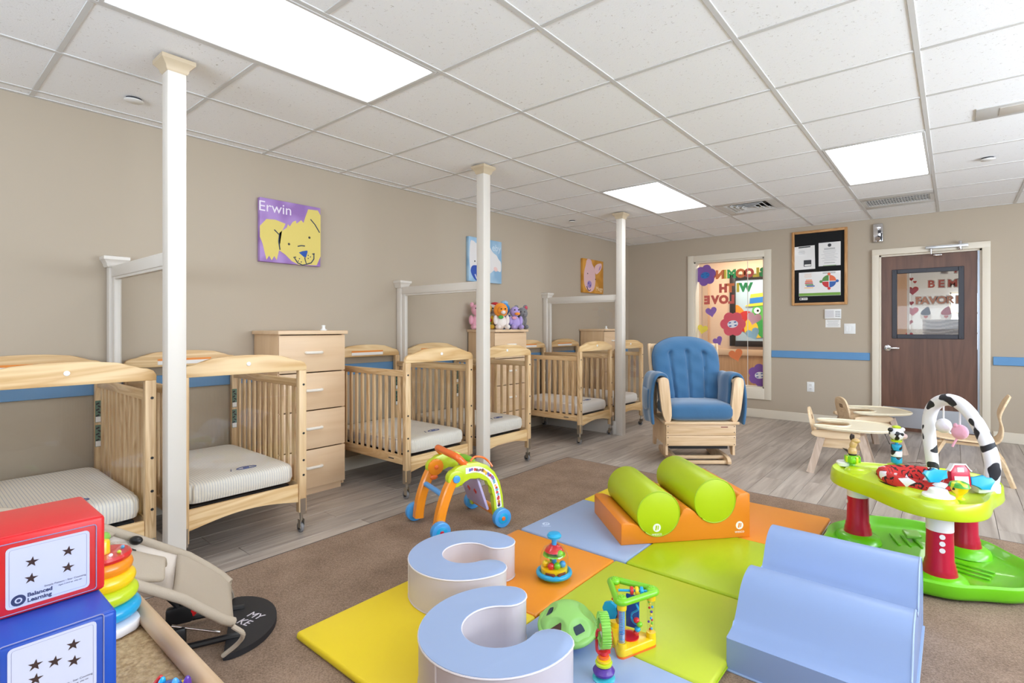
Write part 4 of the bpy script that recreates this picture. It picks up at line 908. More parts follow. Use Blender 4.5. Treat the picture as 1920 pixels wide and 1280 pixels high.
s2 = sheet_(.115, .155, .235, .285, 'white certificate with round seal'); mk('seal', M().prism(circ(.02, 20), 0, .0004, BM(2.4, .115, .262)), INK, s2); lines(s2, .115, .225, .12, 2, .012); lines(s2, .115, .195, .19, 9, .015, plain('pale_ink', (170, 170, 172), .6), .003); lines(s2, .115, .05, .19, 1, .01); lines(s2, .115, .017, .23, 1, .01, GRN, .006)
s3 = sheet_(.005, -.2, .455, .295, 'wide colour sheet with a round diagram')
for q, (zz, ww, c, dx) in enumerate(((-.15, .07, (240, 150, 110), 0), (-.168, .085, (226, 110, 60), 0), (-.188, .09, (196, 58, 50), 0), (-.208, .09, (90, 140, 70), .005), (-.225, .09, (60, 100, 170), .02), (-.245, .1, (240, 200, 150), 0))): mk('print', M().prism(rrect(ww, .014, .003, 2), 0, .0004, BM(2.4, -.11+dx, zz)), plain('chart_%d_%d' % (c[0], c[1]), c, .5), s3)
for q, (a, c) in enumerate(((0, (232, 110, 70)), (PI/2, (92, 140, 70)), (PI, (200, 50, 50)), (1.5*PI, (48, 96, 170)))):
    cc = plain('chart_q%d' % q, c, .5)
    mk('print', M().prism([(.004, .004)]+circ(.072, 10, .004, .004, 0, PI/2), 0, .0004, BM(2.4, .11, -.175) @ RZ(a)), cc, s3)
    mk('print', M().prism(circ(.017, 14, .087*math.cos(a+PI/2), .087*math.sin(a+PI/2)), 0, .0004, BM(2.8, .11, -.175)), cc, s3)
lines(s3, -.12, -.075, .12, 4, .014, plain('tan_ink', (226, 190, 160), .6)); lines(s3, .11, -.065, .14, 2, .012); mk('print', M().prism(rrect(.45, .034, .002, 2), 0, .0004, BM(2.4, .005, -.328)), GRN, s3)
s4 = mk('sheet', M().prism(rrect(.09, .03, .002, 2), 0, .001, BM(1, -.17, -.38)), PAPER, bd, label='small white name tag'); lines(s4, -.155, -.374, .05, 2, .01); mk('print', M().prism(circ(.01, 12), 0, .0004, BM(2.4, -.2, -.38)), INK, s4)
em = thing('emergency_light', 'chrome double lamp emergency light high left of the door', 'wall light', (-.676, BY, 2.265))
mk('body', M().box((0, -.022, 0), (.098, .044, .215), .012, 3), CHROME, em); mk('lamp', M().cyl((0, -.03, .07), (0, -.055, .07), .03, n=18, bev=.004), CHROME, em); mk('lamp', M().cyl((0, -.03, -.06), (0, -.058, -.075), .034, .026, 18), CHROME, em); mk('dark_panel', M().box((.014, -.046, .012), (.03, .004, .03), .002), DARK, em); mk('dark_panel', M().box((.034, -.046, -.05), (.016, .004, .09), .002), DARK, em)
kp = thing('alarm_keypad', 'white alarm keypad under the notice board', 'keypad', (-1.135, BY, 1.343))
mk('body', M().box((0, -.012, 0), (.175, .024, .118), .006), WHITE, kp); mk('speaker_panel', M().box((-.032, -.0245, 0), (.09, .002, .085), .001, 1), plain('pale_grey', (214, 212, 214), .5), kp)
for q in range(16): mk('key', M().box((.034+.0135*(q % 4), -.0255, .03-.02*(q//4)), (.008, .003, .009), .001, 1), plain('key_grey', (120, 122, 134), .5), kp)
nb = thing('wall_label', 'small white instruction label just below the keypad', 'label', (-1.135, BY, 1.228)); mk('card', M().box((0, -.001, 0), (.16, .002, .095)), PAPER, nb)
lm = M()
for q in range(5): lm.box((0, -.0025, .034-.016*q), (.13*(1-.1*(q % 3)), .0006, .004))
mk('print_lines', lm, plain('pale_ink', (170, 170, 172), .6), nb)
sw = thing('light_switch', 'white double light switch plate left of the door frame', 'switch', (-.96, BY, 1.165)); mk('plate', M().box((0, -.004, 0), (.118, .008, .122), .003), WHITE, sw)
for sx in (-1, 0, 1): mk('rocker', M().box((sx*.032, -.009, 0), (.024, .006, .062), .002, 1), WHITE, sw)
ou = thing('power_outlet', 'white power outlet low on the back wall', 'outlet', (-1.378, BY, .445)); mk('plate', M().box((0, -.004, 0), (.083, .008, .122), .003), WHITE, ou)
for sz in (-1, 1):
    so = mk('socket', M().box((0, -.009, sz*.024), (.036, .004, .034), .002, 1), WHITE, ou); mk('slot', M().box((-.007, -.0115, sz*.024), (.003, .001, .012)).box((.007, -.0115, sz*.024), (.003, .001, .01)), DARK, so)
# ================================================================== FLOOR MATS AND FOAM SHAPES
MT = .03
MZ0 = .008
MZ = MZ0+MT
def logo(par, m, s, mat=None):
    mat = mat or plain('logo_white', (240, 240, 236), .5)
    mk('logo', M().prism(circ(s, 24), 0, .0006, m), mat, par)
    mk('logo', M().prism([(-.45*s, -.55*s), (-.1*s, -.62*s), (.12*s, .55*s), (-.25*s, .55*s)], .0006, .0011, m).prism([(.12*s, -.55*s), (.4*s, -.4*s), (.5*s, .5*s), (.28*s, .55*s)], .0006, .0011, m), par.data.materials[0], par)
    text('lettering', 'wesco', s*1.0, mat, m @ T(0, -1.55*s, 0), par, .0003)
def mat_(lab, panels, gname):
    t = thing('play_mat', lab, 'mat', (0, 0, 0), 0, None); ps = []
    for (x0, x1, y0, y1, mt) in panels:
        ps.append(mk('panel', M().box(((x0+x1)/2, (y0+y1)/2, MZ0+MT/2), (x1-x0-.002, y1-y0-.002, MT), .011, 3), mt, t))
    return t, ps
mA, pA = mat_('near four-panel folding play mat of yellow, orange, lime and blue', [(-1.93, -1.29, .97, 1.625, V_YEL), (-1.93, -1.30, 1.625, 2.262, V_ORG), (-1.30, -.605, 1.645, 2.262, V_LIM), (-1.29, -.605, .97, 1.645, V_BLU)], 'm')
mB, pB = mat_('far four-panel folding play mat of blue, yellow, lime and orange', [(-1.925, -1.25, 2.275, 2.93, V_BLU), (-1.925, -1.25, 2.93, 3.57, V_YEL), (-1.25, -.575, 2.275, 2.93, V_LIM2), (-1.25, -.575, 2.93, 3.57, V_ORG)], 'm')
mk('edge_seam', M().tube([(-1.925, .975, .018), (-.61, .975, .018)], .004, 6).tube([(-.606, .98, .018), (-.606, 2.25, .018)], .004, 6).tube([(-1.93, .98, .018), (-1.93, 2.25, .018)], .004, 6), V_LIM3, mA)
mk('edge_seam', M().tube([(-.577, 2.28, .018), (-.577, 3.56, .018)], .004, 6).tube([(-1.924, 2.28, .018), (-1.924, 3.56, .018)], .004, 6), V_WHT, mB)
logo(pB[0], FR((-1.85, 2.42, MZ), (.8, .6, 0), (-.6, .8, 0)), .022, plain('logo_pale', (206, 220, 244), .5))

# orange wave cradle holding two lime rolls
CO, CD, CN = Vector((-1.357, 2.425, 0)), Vector((.667, .745, 0)).normalized(), 0
prof = [(0, MZ), (0, .148), (.012, .155), (.055, .152), (.085, .14)]
c1, c2, cr = (.205, .194), (.527, .247), .119
for a in range(212, 338, 9): prof.append((c1[0]+(cr+.001)*math.cos(math.radians(a)), c1[1]+(cr+.001)*math.sin(math.radians(a))))
prof += [(.332, .178), (.345, .205), (.362, .217), (.382, .214), (.408, .195)]
for a in range(215, 352, 9): prof.append((c2[0]+(cr+.001)*math.cos(math.radians(a)), c2[1]+(cr+.001)*math.sin(math.radians(a))))
prof += [(.656, .262), (.678, .277), (.72, .28), (.735, .272), (.735, MZ)]
CF = FR(CO, CD, (0, 0, 1))
cr_ = thing('foam_cradle', 'orange wavy foam cradle holding two lime rolls', 'foam cradle', (0, 0, 0))
cb = mk('foam', M().prism(prof, -.51, 0, CF, .006), V_OR2, cr_)
logo(cb, CF @ T(.672, .105, .0), .022)
for n, (cc, lab) in enumerate(((c1, 'left lime foam roll with white logo, resting in the orange cradle'), (c2, 'right lime foam roll resting higher in the orange cradle'))):
    t = thing('foam_roll', lab, 'foam roll', (0, 0, 0), 0, 'lime foam rolls')
    m = M(); m.X = CF; m.cyl((cc[0], cc[1], -.515), (cc[0], cc[1], .004), cr, n=56, bev=.005); cy = mk('roll', m, V_LIM2, t)
    m = M(); m.X = CF; m.tube([(cc[0]+(cr-.001)*math.cos(a), cc[1]+(cr-.001)*math.sin(a), .003) for a in (2*PI*i/56 for i in range(56))], .0032, 6, True, up=(.7, -.7, 0)); mk('piping', m, V_LIM3, t)
    if n == 0: logo(cy, CF @ T(cc[0]-.01, cc[1]-.072, .0042), .022)

# blue double-wave ramp
wv = [(1.815, .008), (1.815, .118), (1.85, .121), (1.895, .134), (1.929, .168), (1.967, .223), (2.0, .25), (2.035, .264), (2.075, .27), (2.115, .262), (2.15, .24), (2.18, .216), (2.215, .203), (2.245, .206), (2.27, .232), (2.292, .27), (2.318, .304), (2.35, .324), (2.39, .333), (2.43, .326), (2.475, .3), (2.51, .26), (2.54, .215), (2.553, .18), (2.555, .008)]
sp = [(a, b) for a, b, _ in spline([(y, z, 0) for y, z in wv[1:-1]], 4)]
wr_ = thing('foam_ramp', 'pale blue double hump foam ramp at the lower right', 'foam ramp', (0, 0, 0))
wf = mk('foam', M().prism([wv[0]]+sp+[wv[-1]], 0, .515, FR((-.61, 0, 0), (0, 1, 0), (0, 0, 1)), .007), V_WAVE, wr_)
mk('piping', M().tube([(-.0965, y, z-.002) for y, z in [wv[0]]+sp[::2]+[wv[-1]]], .004, 6, up=(1, 0, 0)), V_BLU, wr_)
mk('base_flap', M().box((-.352, 2.185, .011), (.53, .752, .006), .002, 1), V_BLU, wr_)

# two pale C-shaped foam benches
def bench(lab, cx, cy, R, r, gap_dir, gap, top=.197):
    t = thing('foam_arch', lab, 'foam bench', (cx, cy, 0), 0, 'blue topped C-shaped foam benches')
    a0, a1 = gap_dir+gap/2, gap_dir+2*PI-gap/2; rm, hw_ = (R+r)/2, (R-r)/2
    pts = circ(R, 40, 0, 0, a0, a1)
    e = (rm*math.cos(a1), rm*math.sin(a1)); pts += [(e[0]+hw_*math.cos(a1+q*PI/10), e[1]+hw_*math.sin(a1+q*PI/10)) for q in range(1, 10)]
    pts += circ(r, 32, 0, 0, a1, a0)
    e = (rm*math.cos(a0), rm*math.sin(a0)); pts += [(e[0]+hw_*math.cos(a0+PI+q*PI/10), e[1]+hw_*math.sin(a0+PI+q*PI/10)) for q in range(1, 10)]
    b = mk('foam', M().prism(pts, MZ, top-.004, I4, .003), V_WHT, t)
    g = .004; q_ = pts
    tp = mk('top_cover', M().prism(pts, top-.006, top, I4, .0045), V_BLU, t)
    mk('piping', M().tube([(a, b_, top-.005) for a, b_ in pts], .0036, 6, True), plain('piping_white', (232, 226, 230), .45), t)
    mk('piping', M().tube([(a, b_, MZ+.004) for a, b_ in pts], .003, 6, True), V_WHT, t)
    z_ = M(); a = gap_dir+PI+.35
    z_.box((R*math.cos(a), R*math.sin(a), (MZ+top)/2), (.004, .006, top-MZ-.012), R=RZ(a)); mk('side_seam', z_, plain('piping_white', (232, 226, 230), .45), t)
bench('farther blue topped C-shaped foam bench beside the toddler walker', -1.665, 1.605, .25, .108, .58, 1.62)
bench('nearer blue topped C-shaped foam bench at the bottom edge', -1.175, 1.28, .262, .125, 1.17, 1.95)

# ------------------------------------------------------------------ popper toy
t = thing('ball_popper', 'clear domed push toy with blue knob on the orange mat panel', 'toy', (-1.425, 1.925, MZ), 0)
mk('base', M().lathe([(0, 0), (.05, .0), (.066, .008), (.07, .018), (.0, .02)]), P_GRN, t)
mk('base_ring', M().tube([(.072*math.cos(2*PI*i/36), .072*math.sin(2*PI*i/36), .026) for i in range(36)], .0115, 10, True), P_CYN, t)
mk('drum', M().lathe([(0, .02), (.061, .02), (.061, .052), (.03, .056), (0, .056)]), P_YEL, t)
mk('drum_window', M().box((.056, -.02, .036), (.014, .05, .018), .004).box((.02, -.056, .036), (.05, .014, .018), .004), plain('brown_pattern', (120, 60, 40), .4), t)
mk('dome', M().lathe([(.066, .034), (.066, .09), (.061, .112), (.048, .135), (.03, .148), (.02, .15)]), TOYGLASS, t)
mk('ramp_disc', M().lathe([(0, .098), (.03, .098), (.052, .106), (.05, .111), (.02, .108), (0, .108)]), P_GRN, t)
mk('collar', M().lathe([(0, .122), (.044, .124), (.036, .138), (.018, .152), (0, .152)]), P_RED, t)
mk('stem', M().cyl((0, 0, .05), (0, 0, .19), .0115), P_BLU, t)
mk('push_knob', M().lathe([(0, .176), (.012, .178), (.032, .186), (.034, .194), (.026, .204), (.0, .208)]), P_CYN, t)
for q, (a, r, z, c) in enumerate(((-2.2, .042, .07, P_YEL), (-1.3, .04, .068, P_RED), (-.6, .04, .07, P_GRN), (.2, .042, .07, P_BLU), (2.4, .04, .07, P_GRN), (-.2, .04, .122, P_GRN))): mk('ball', M().ball((r*math.cos(a), r*math.sin(a), z), .0155, 14, 10), c, t)

# ------------------------------------------------------------------ shape sorter ball
t = thing('shape_sorter', 'light green domed shape sorting ball with blue base tipped on the mat', 'toy', (-1.105, 1.575, MZ+.012), 0)
tilt = Matrix.Rotation(.2, 4, Vector((.778, .628, 0))) @ RZ(-.6)
SAG = plain('toy_sage_green', (150, 208, 110), .42)
m = M(); m.X = tilt
dom = [(-.95, .44), (.25, .44), (-2.25, .44), (1.5, .44)]
def dome0(a, b): return Vector((.1*math.cos(b)**.8*math.cos(a), .1*math.cos(b)**.8*math.sin(a), .052+.058*math.sin(b)))
DC = [dome0(a, v*PI/2) for a, v in dom]
def dome(u, v):
    p = dome0(2*PI*u, min(v, .9999)*PI/2)
    n_ = Vector((p.x/.1, p.y/.1, (p.z-.052)/.06)).normalized()
    for c_ in DC:
        d = (p-c_).length
        if d < .041: p = p-n_*.017*(1-(d/.041)**2)
    return p
m.surf(dome, 110, 34, cu=True); m.lathe([(.0, .036), (.1, .036), (.109, .042), (.11, .05), (.106, .057), (.098, .06)], n=72)
mk('upper_shell', m, SAG, t, ang=70)
m = M(); m.X = tilt; m.lathe([(0, -.008), (.045, -.004), (.075, .014), (.092, .042), (0, .043)], n=40); mk('lower_bowl', m, P_BLU, t)
def on_dome(ax, v, out=.0):
    p = Vector(dome(ax/(2*PI), v)); p2 = dome0(ax, (v+.06)*PI/2); p3 = dome0(ax+.08, v*PI/2); p0 = dome0(ax, v*PI/2)
    up = (p2-p0).normalized(); rt = (p3-p0).normalized(); return tilt @ FR(p+rt.cross(up)*out, rt, up)
HOLE = plain('hole_shade_blue', (12, 42, 62), .5)  # dark patches on the dome stand in for shade inside the holes
for ax, shape, c in ((-.95, [(-.025, -.016), (.025, -.016), (.006, .026)], plain('hole_brown', (72, 40, 22), .5)), (.25, rrect(.042, .028, .004, 3), HOLE), (-2.25, rrect(.05, .022, .01, 4), HOLE)):
    h = mk('shape_hole', M().prism(shape, -.004, .0015, on_dome(ax, .44, .002)), c, t)

# ------------------------------------------------------------------ spinning wheel suction toy
t = thing('spinner_toy', 'small suction toy with green ribbed wheel and purple base', 'toy', (-.89, 1.475, MZ), .75)
mk('suction_cup', M().lathe([(0, .0), (.036, 0), (.037, .004), (.02, .012), (0, .014)]), P_TEA, t)
mk('base', M().lathe([(0, .01), (.02, .01), (.034, .02), (.036, .028), (.026, .042), (.012, .048), (0, .048)]), P_PUR, t)
mk('ring', M().lathe([(.008, .046), (.027, .047), (.028, .054), (.02, .058), (.008, .058)]), P_LIME, t)
mk('ring', M().lathe([(.008, .058), (.023, .059), (.023, .066), (.008, .069)]), P_YEL, t); mk('ring', M().lathe([(.006, .068), (.018, .069), (.018, .076), (.006, .078)]), P_DOR, t)
mk('hub_stem', M().cyl((0, 0, .07), (0, 0, .09), .012), P_RED, t)
mk('fork', M().tube(spline([(-.02, 0, .088), (-.023, 0, .1), (-.023, 0, .15), (-.015, 0, .16)], 4), .005, 8).tube(spline([(.0, 0, .085), (.022, 0, .1), (.023, 0, .15), (.014, 0, .16)], 4), .005, 8).box((0, 0, .086), (.044, .012, .01), .003), P_RED, t)
m = M(); m.X = T(0, 0, .158) @ RY(PI/2); m.lathe([(.036, -.014), (.05, -.014), (.052, 0), (.05, .014), (.036, .014), (.036, -.014)], n=40, caps=False)
mk('wheel', m, P_APP, t)
m = M(); m.X = T(0, 0, .158) @ RY(PI/2)
for q in range(34): a = 2*PI*q/34; m.box((.0515*math.cos(a), .0515*math.sin(a), 0), (.006, .005, .03), .001, 1, RZ(a))
rb = mk('rib', m, P_APP, t); rb['kind'] = 'stuff'
m = M(); m.X = T(0, 0, .158) @ RY(PI/2); m.cyl((0, 0, -.006), (0, 0, .006), .035, n=28); mk('disc', m, plain('toy_mirror_blue', (150, 176, 214), .15, metal=.3), t)
m = M(); m.X = T(0, 0, .158) @ RY(-PI/2); m.prism(blob(.022, 5, .3), .006, .009); mk('picture', m, P_WHT, t)
m = M(); m.X = T(0, 0, .158) @ RY(-PI/2); m.prism(circ(.012, 14, .004, .008), .009, .011); mk('picture', m, P_DOR, t)

# ------------------------------------------------------------------ triangular activity tower
A = [Vector((-.9, 1.612, 0)), Vector((-.85, 1.735, 0)), Vector((-.985, 1.712, 0))]; cen = sum(A, Vector())/3
t = thing('activity_tower', 'triangular bead tower toy with green top and yellow base', 'toy', (cen.x, cen.y, MZ), 0)
L_ = [a-cen for a in A]
tri = smoothpoly([tuple((p*1.32)[:2]) for p in L_], 0)
def rtri(k, r):
    out = []
    for i in range(3):
        p = L_[i]*k; q = (L_[i-1]-L_[i]).normalized(); s2 = (L_[(i+1) % 3]-L_[i]).normalized()
        for j in range(7):
            d = q.lerp(s2, j/6); n_ = -(q+s2).normalized(); a = math.atan2(n_.y, n_.x)
            b_ = a-PI/3+2*PI/3*j/6; out.append((p.x+r*math.cos(b_), p.y+r*math.sin(b_)))
    return out
base = rtri(1, .018)
if sum(a[0]*b[1]-a[1]*b[0] for a, b in zip(base, base[1:]+base[:1])) < 0: base = base[::-1]
mk('base', M().prism(base, .004, .032, I4, .006), P_YEL, t); mk('base_sole', M().prism(base, 0, .006, I4), P_DOR, t); mk('base_disc', M().cyl((0, 0, .03), (0, 0, .036), .035, n=20), P_RED, t)
mk('top_ring', M().tube([(a, b, .196) for a, b in base], .0115, 10, True), P_GRN, t)
for i, p in enumerate(L_):
    kn = mk('top_knob', M().ball((p.x, p.y, .199), (.019, .019, .014), 16, 10), P_GRN, t)
    stud = M()
    for q in range(5): a = 2*PI*q/5; stud.ball((p.x+.008*math.cos(a), p.y+.008*math.sin(a), .211), .003, 8, 6)
    mk('stud', stud, P_GRN, kn)
    mk('collar', M().cyl((p.x, p.y, .165), (p.x, p.y, .19), .0165, .018, 18), P_YEL, t); mk('collar', M().cyl((p.x, p.y, .03), (p.x, p.y, .05), .018, .0165, 18), P_YEL, t)
    mk('clear_tube', M().cyl((p.x, p.y, .045), (p.x, p.y, .17), .0145, n=18), TOYGLASS, t)
    if i == 0:
        co = M(); co.tube([(p.x+.0095*math.cos(k*.9), p.y+.0095*math.sin(k*.9), .052+k*.00082) for k in range(140)], .0016, 5); mk('coil', co, P_BLU, t)
        mk('spring', M().tube([(p.x+.0105*math.cos(k*.9), p.y+.0105*math.sin(k*.9), .048+k*.0007) for k in range(48)], .001, 4), STEEL, t)
    else:
        rr = random.Random(i)
        for q in range(14): mk('bead', M().ball((p.x+rr.uniform(-.007, .007), p.y+rr.uniform(-.007, .007), .055+q*.0078), .0045, 8, 6), [P_RED, P_BLU, P_YEL, P_GRN, P_PUR][q % 5], t)
mid = lambda i, j, f=.5: L_[i].lerp(L_[j], f)
e = mid(2, 0); mk('wheel_panel', M().cyl((e.x-.004, e.y-.004, .11), (e.x+.004, e.y+.004, .11), .03, n=20), P_RED, t)
mk('side_gear', M().prism(blob(.032, 8, .14), -.006, .006, FR((e.x-.028, e.y-.006, .12), (1, 0, 0), (0, 0, 1)), .002), P_CYN, t)
e = mid(1, 2); mk('back_panel', M().box((e.x, e.y, .105), (.05, .008, .12), .003, R=RZ(.2)), P_DBL, t)
e = mid(0, 1, .6)
mk('wire', M().tube(spline([(e.x-.01, e.y-.005, .16), (e.x-.006, e.y, .14), (e.x-.03, e.y, .118), (e.x-.03, e.y, .096), (e.x-.014, e.y-.003, .088), (e.x, e.y, .09)], 6), .0034, 8), P_CYN, t)
for dx, z, c in ((0, .09, P_GRN), (-.008, .07, P_CYN), (-.014, .055, P_RED), (-.012, .1, P_RED)): mk('bead', M().ball((e.x+dx, e.y, z), (.011, .011, .0095), 14, 9), c, t)
a_, b_ = mid(0, 2, .5), mid(0, 1, .9)
mk('top_rod', M().cyl((a_.x, a_.y, .198), (b_.x, b_.y, .198), .0045), P_CYN, t)
for f, c in ((.45, P_RED), (.62, P_YEL), (.78, P_CYN)):
    p = a_.lerp(b_, f); d = (b_-a_).normalized()*.006; mk('ring_bead', M().cyl((p.x-d.x, p.y-d.y, .198), (p.x+d.x, p.y+d.y, .198), .0145, n=18, bev=.003), c, t)
# ================================================================== TODDLER PUSH WALKER
t = thing('push_walker', 'green and orange toddler walker with blue wheels on the carpet', 'walker', (-2.315, 2.155, .008), -.309)
HWd, YR, YF, WRd = .15, -.195, .195, .055
for sx, wlab in ((-1, 'left'), (1, 'right')):
    x = sx*HWd
    arch = [(-.125, .355), (-.08, .385), (-.02, .4), (.05, .397), (.11, .37), (.16, .325), (.195, .26), (.213, .18), (.22, .1), (.222, .05), (.165, .045), (.158, .11), (.15, .15), (.158, .18), (.138, .2), (.143, .235), (.115, .25), (.11, .285), (.08, .285), (.06, .31), (.03, .3), (.0, .315), (-.04, .3), (-.055, .275)]
    m = M(); m.prism(arch, -.02, .02, YZ(x), .005).cyl((x-.026, -.09, .322), (x+.026, -.09, .322), .049, n=28, bev=.008); ar = mk('arch', m, P_LIME, t)
    mk('hub_button', M().cyl((x+sx*.024, -.09, .322), (x+sx*.034, -.09, .322), .022, n=20, bev=.004), P_BLU, t)
    lg = spline([(x, -.1, .318), (x, -.135, .25), (x, -.168, .16), (x, -.185, .08), (x, -.19, .03)], 5)
    mk('rear_leg', M().sweep(lg, [(-.027, -.02), (-.02, -.027), (.02, -.027), (.027, -.02), (.027, .02), (.02, .027), (-.02, .027), (-.027, .02)], up=(1, 0, 0)), P_ORG, t)
    if sx < 0:
        f = mk('flower_face', M().prism(blob(.05, 10, .07), 0, .012, YZ(x+.026) @ T(-.09, .325, 0), .003), P_ORG, t); mk('flower_nose', M().ball((x+.04, -.088, .325), (.008, .014, .014), 14, 9), P_DOR, f); mk('leaf', M().ball((x+.03, -.1, .265), (.012, .026, .016), 12, 8), P_DOR, t)
    sk = M()
    path = spline([(-.03, .358, 0), (.04, .357, 0), (.1, .33, 0), (.145, .285, 0), (.172, .22, 0), (.185, .15, 0), (.19, .11, 0)], 5)
    if sx > 0:
        L = [p+Vector((-(path[min(i+1, len(path)-1)]-path[max(i-1, 0)]).normalized().y, (path[min(i+1, len(path)-1)]-path[max(i-1, 0)]).normalized().x, 0))*.017 for i, p in enumerate(path)]
        R_ = [p*2-q for p, q in zip(path, L)]
        sk.prism([(p.x, p.y) for p in L]+[(p.x, p.y) for p in R_[::-1]], .0202, .0212, YZ(x)); st = mk('sticker', sk, P_WHT, ar)
        rr = random.Random(3)
        for q in range(2, len(path)-2, 1):
            c = rr.choice([(60, 60, 70), (90, 120, 200), (220, 70, 60), (240, 190, 60), (120, 180, 200), (150, 110, 170), (130, 90, 60)])
            mk('picture', M().prism(blob(rr.uniform(.007, .0115), rr.choice((3, 5, 6)), .35, path[q].x+rr.uniform(-.003, .003), path[q].y+rr.uniform(-.004, .004), 18), .0212, .0218, YZ(x)), plain('sticker_%d_%d' % (c[0], c[1]), c, .4), st)
    for y, dx in ((YR, .045), (YF, .04)):
        wx = x+sx*dx
        w_ = mk('wheel', M().cyl((wx-.02, y, WRd), (wx+.02, y, WRd), WRd, n=32, bev=.006), P_BLU, t)
        mk('wheel_disc', M().cyl((wx+sx*.012, y, WRd), (wx+sx*.0225, y, WRd), .032, n=24, bev=.002), P_CYN, w_); mk('hub_cap', M().cyl((wx+sx*.02, y, WRd), (wx+sx*.026, y, WRd), .012, n=16, bev=.002), P_DOR if y > 0 else P_CRM, w_)
hp = spline([(-HWd, -.02, .385), (-HWd+.0, -.05, .415), (-HWd+.02, -.07, .437), (0, -.08, .442), (HWd-.02, -.07, .437), (HWd, -.05, .415), (HWd, -.02, .385)], 6)
mk('handle', M().tube(hp, .02, 12), P_DOR, t)
mk('rear_bar', M().cyl((-HWd, -.15, .23), (HWd, -.15, .23), .016, n=16), P_BLU, t)
mk('front_roller', M().cyl((-HWd+.02, .19, .075), (HWd-.02, .19, .075), .028, n=20), P_ORG, t)
mk('activity_panel', M().prism([(-.13, .1), (.13, .1), (.13, .3), (.09, .36), (-.09, .36), (-.13, .3)], -.008, .008, FR((0, .17, 0), (1, 0, 0), (0, -.35, 1)), .004), P_LPU, t)
for xx in (-.04, .045): mk('red_print', M().prism(blob(.017, 4, .3), 0, .003, FR((xx, .096, .19), (1, 0, 0), (0, -.35, 1))), P_RED, t)
mk('green_clip', M().ball((.0, .06, .385), (.1, .03, .014), 18, 8), P_GRN, t)
mk('orange_loop', M().tube(spline([(HWd-.02, .02, .4), (HWd-.02, .05, .42), (HWd-.02, .1, .41), (HWd-.02, .14, .38), (HWd-.01, .16, .35)], 5), .006, 8), P_DOR, t)

# ================================================================== ACTIVITY SAUCER
SX, SY = -.135, 3.237
t = thing('activity_saucer', 'lime green baby activity saucer with red towers and cow print arch', 'activity center', (SX, SY, .008), 0)
TA = [math.radians(a) for a in (48.5, 168.5, 288.5)]; TR = .272
TW = [(TR*math.cos(a), TR*math.sin(a)) for a in TA]
S_LIME = pl('saucer_lime', (192, 216, 28)); S_GRN = pl('saucer_green', (112, 200, 24))
def ring_surf(prof, rf, n=96):
    def fn(u, v):
        a = 2*PI*u; k = v*(len(prof)-1); i = min(int(k+1e-9), len(prof)-2); f = k-i
        r = prof[i][0]*(1-f)+prof[i+1][0]*f; z = prof[i][1]*(1-f)+prof[i+1][1]*f
        return (r*rf(a)*math.cos(a), r*rf(a)*math.sin(a), z)
    return fn, n, len(prof)
def rsurf(prof, rf, n=96):
    fn, nu, nv = ring_surf(prof, rf, n); m = M(); m.surf(fn, nu, nv, cu=True); bmesh.ops.remove_doubles(m.b, verts=m.b.verts, dist=.0004); return m
base_r = lambda a: .425-.022*math.cos(3*(a-TA[0]))+.008*math.cos(9*(a-TA[0]))
mk('base', rsurf([(0, .004), (.9, .004), (.965, .014), (.985, .03), (1, .062), (1.0, .074), (.975, .082), (.945, .076), (.91, .05), (.85, .036), (.5, .03), (0, .04)], base_r, 120), S_GRN, t, ang=50)
for a in TA:
    cx_, cy_ = TR*math.cos(a), TR*math.sin(a)
    mk('tower_socket', M().lathe([(0, .034), (.11, .034), (.1, .06), (.078, .075), (0, .075)], (cx_, cy_, 0), 32), S_GRN, t)
for i in range(3):
    a = TA[i]+PI/3
    for q in (-1, 0, 1): mk('rib', M().box((.2*math.cos(a)+q*.05*math.sin(a), .2*math.sin(a)-q*.05*math.cos(a), .038), (.16, .012, .008), .003, R=RZ(a)), S_GRN, t)
mk('foot_pad', M().box((-.04, .24, .06), (.075, .055, .02), .006, R=RZ(.5) @ RX(.3)), pl('pad_green', (150, 206, 96)), t)
tray_r = lambda a: .343+.056*math.cos(3*(a-TA[0]))
for i, (tx, ty) in enumerate(TW):
    tw = mk('tower', M().lathe([(0, .06), (.068, .06), (.067, .072), (.063, .09), (.063, .1), (.058, .112), (.058, .122), (.053, .135), (.05, .27), (0, .27)], (tx, ty, 0), 36), P_CRM, t)
    mk('tower_top', M().lathe([(0, .268), (.0515, .268), (.0505, .36), (0, .36)], (tx, ty, 0), 36), P_WHT, t)
    if i == 2:
        for z in (.25, .22, .19):
            d = Vector((.2, -1, 0)).normalized(); p = Vector((tx, ty, z))+d*.05; mk('white_button', M().cyl(p-d*.003, p+d*.003, .011, n=18), P_WHT, tw)
    if i == 1:
        d = Vector((-1, -.35, 0)).normalized(); p = Vector((tx, ty, .235))+d*.05; mk('white_button', M().cyl(p-d*.003, p+d*.004, .011, n=18), P_WHT, tw)
mk('tray', rsurf([(.42, .36), (.95, .344), (.99, .345), (1, .352), (.985, .41), (.968, .419), (.925, .414), (.88, .402), (.72, .398), (.6, .404), (.5, .415), (.46, .412), (.42, .36)], tray_r, 120), S_LIME, t, ang=50)
for tx, ty, r in ((TW[0][0], TW[0][1], .075), (TW[1][0], TW[1][1], .075), (TW[2][0], TW[2][1], .075), (-.115, .27, .06)):
    mk('tray_mound', M().lathe([(0, .39), (r, .39), (r*.86, .41), (r*.66, .42), (0, .424)], (tx*.98, ty*.98, 0), 28), S_LIME, t)
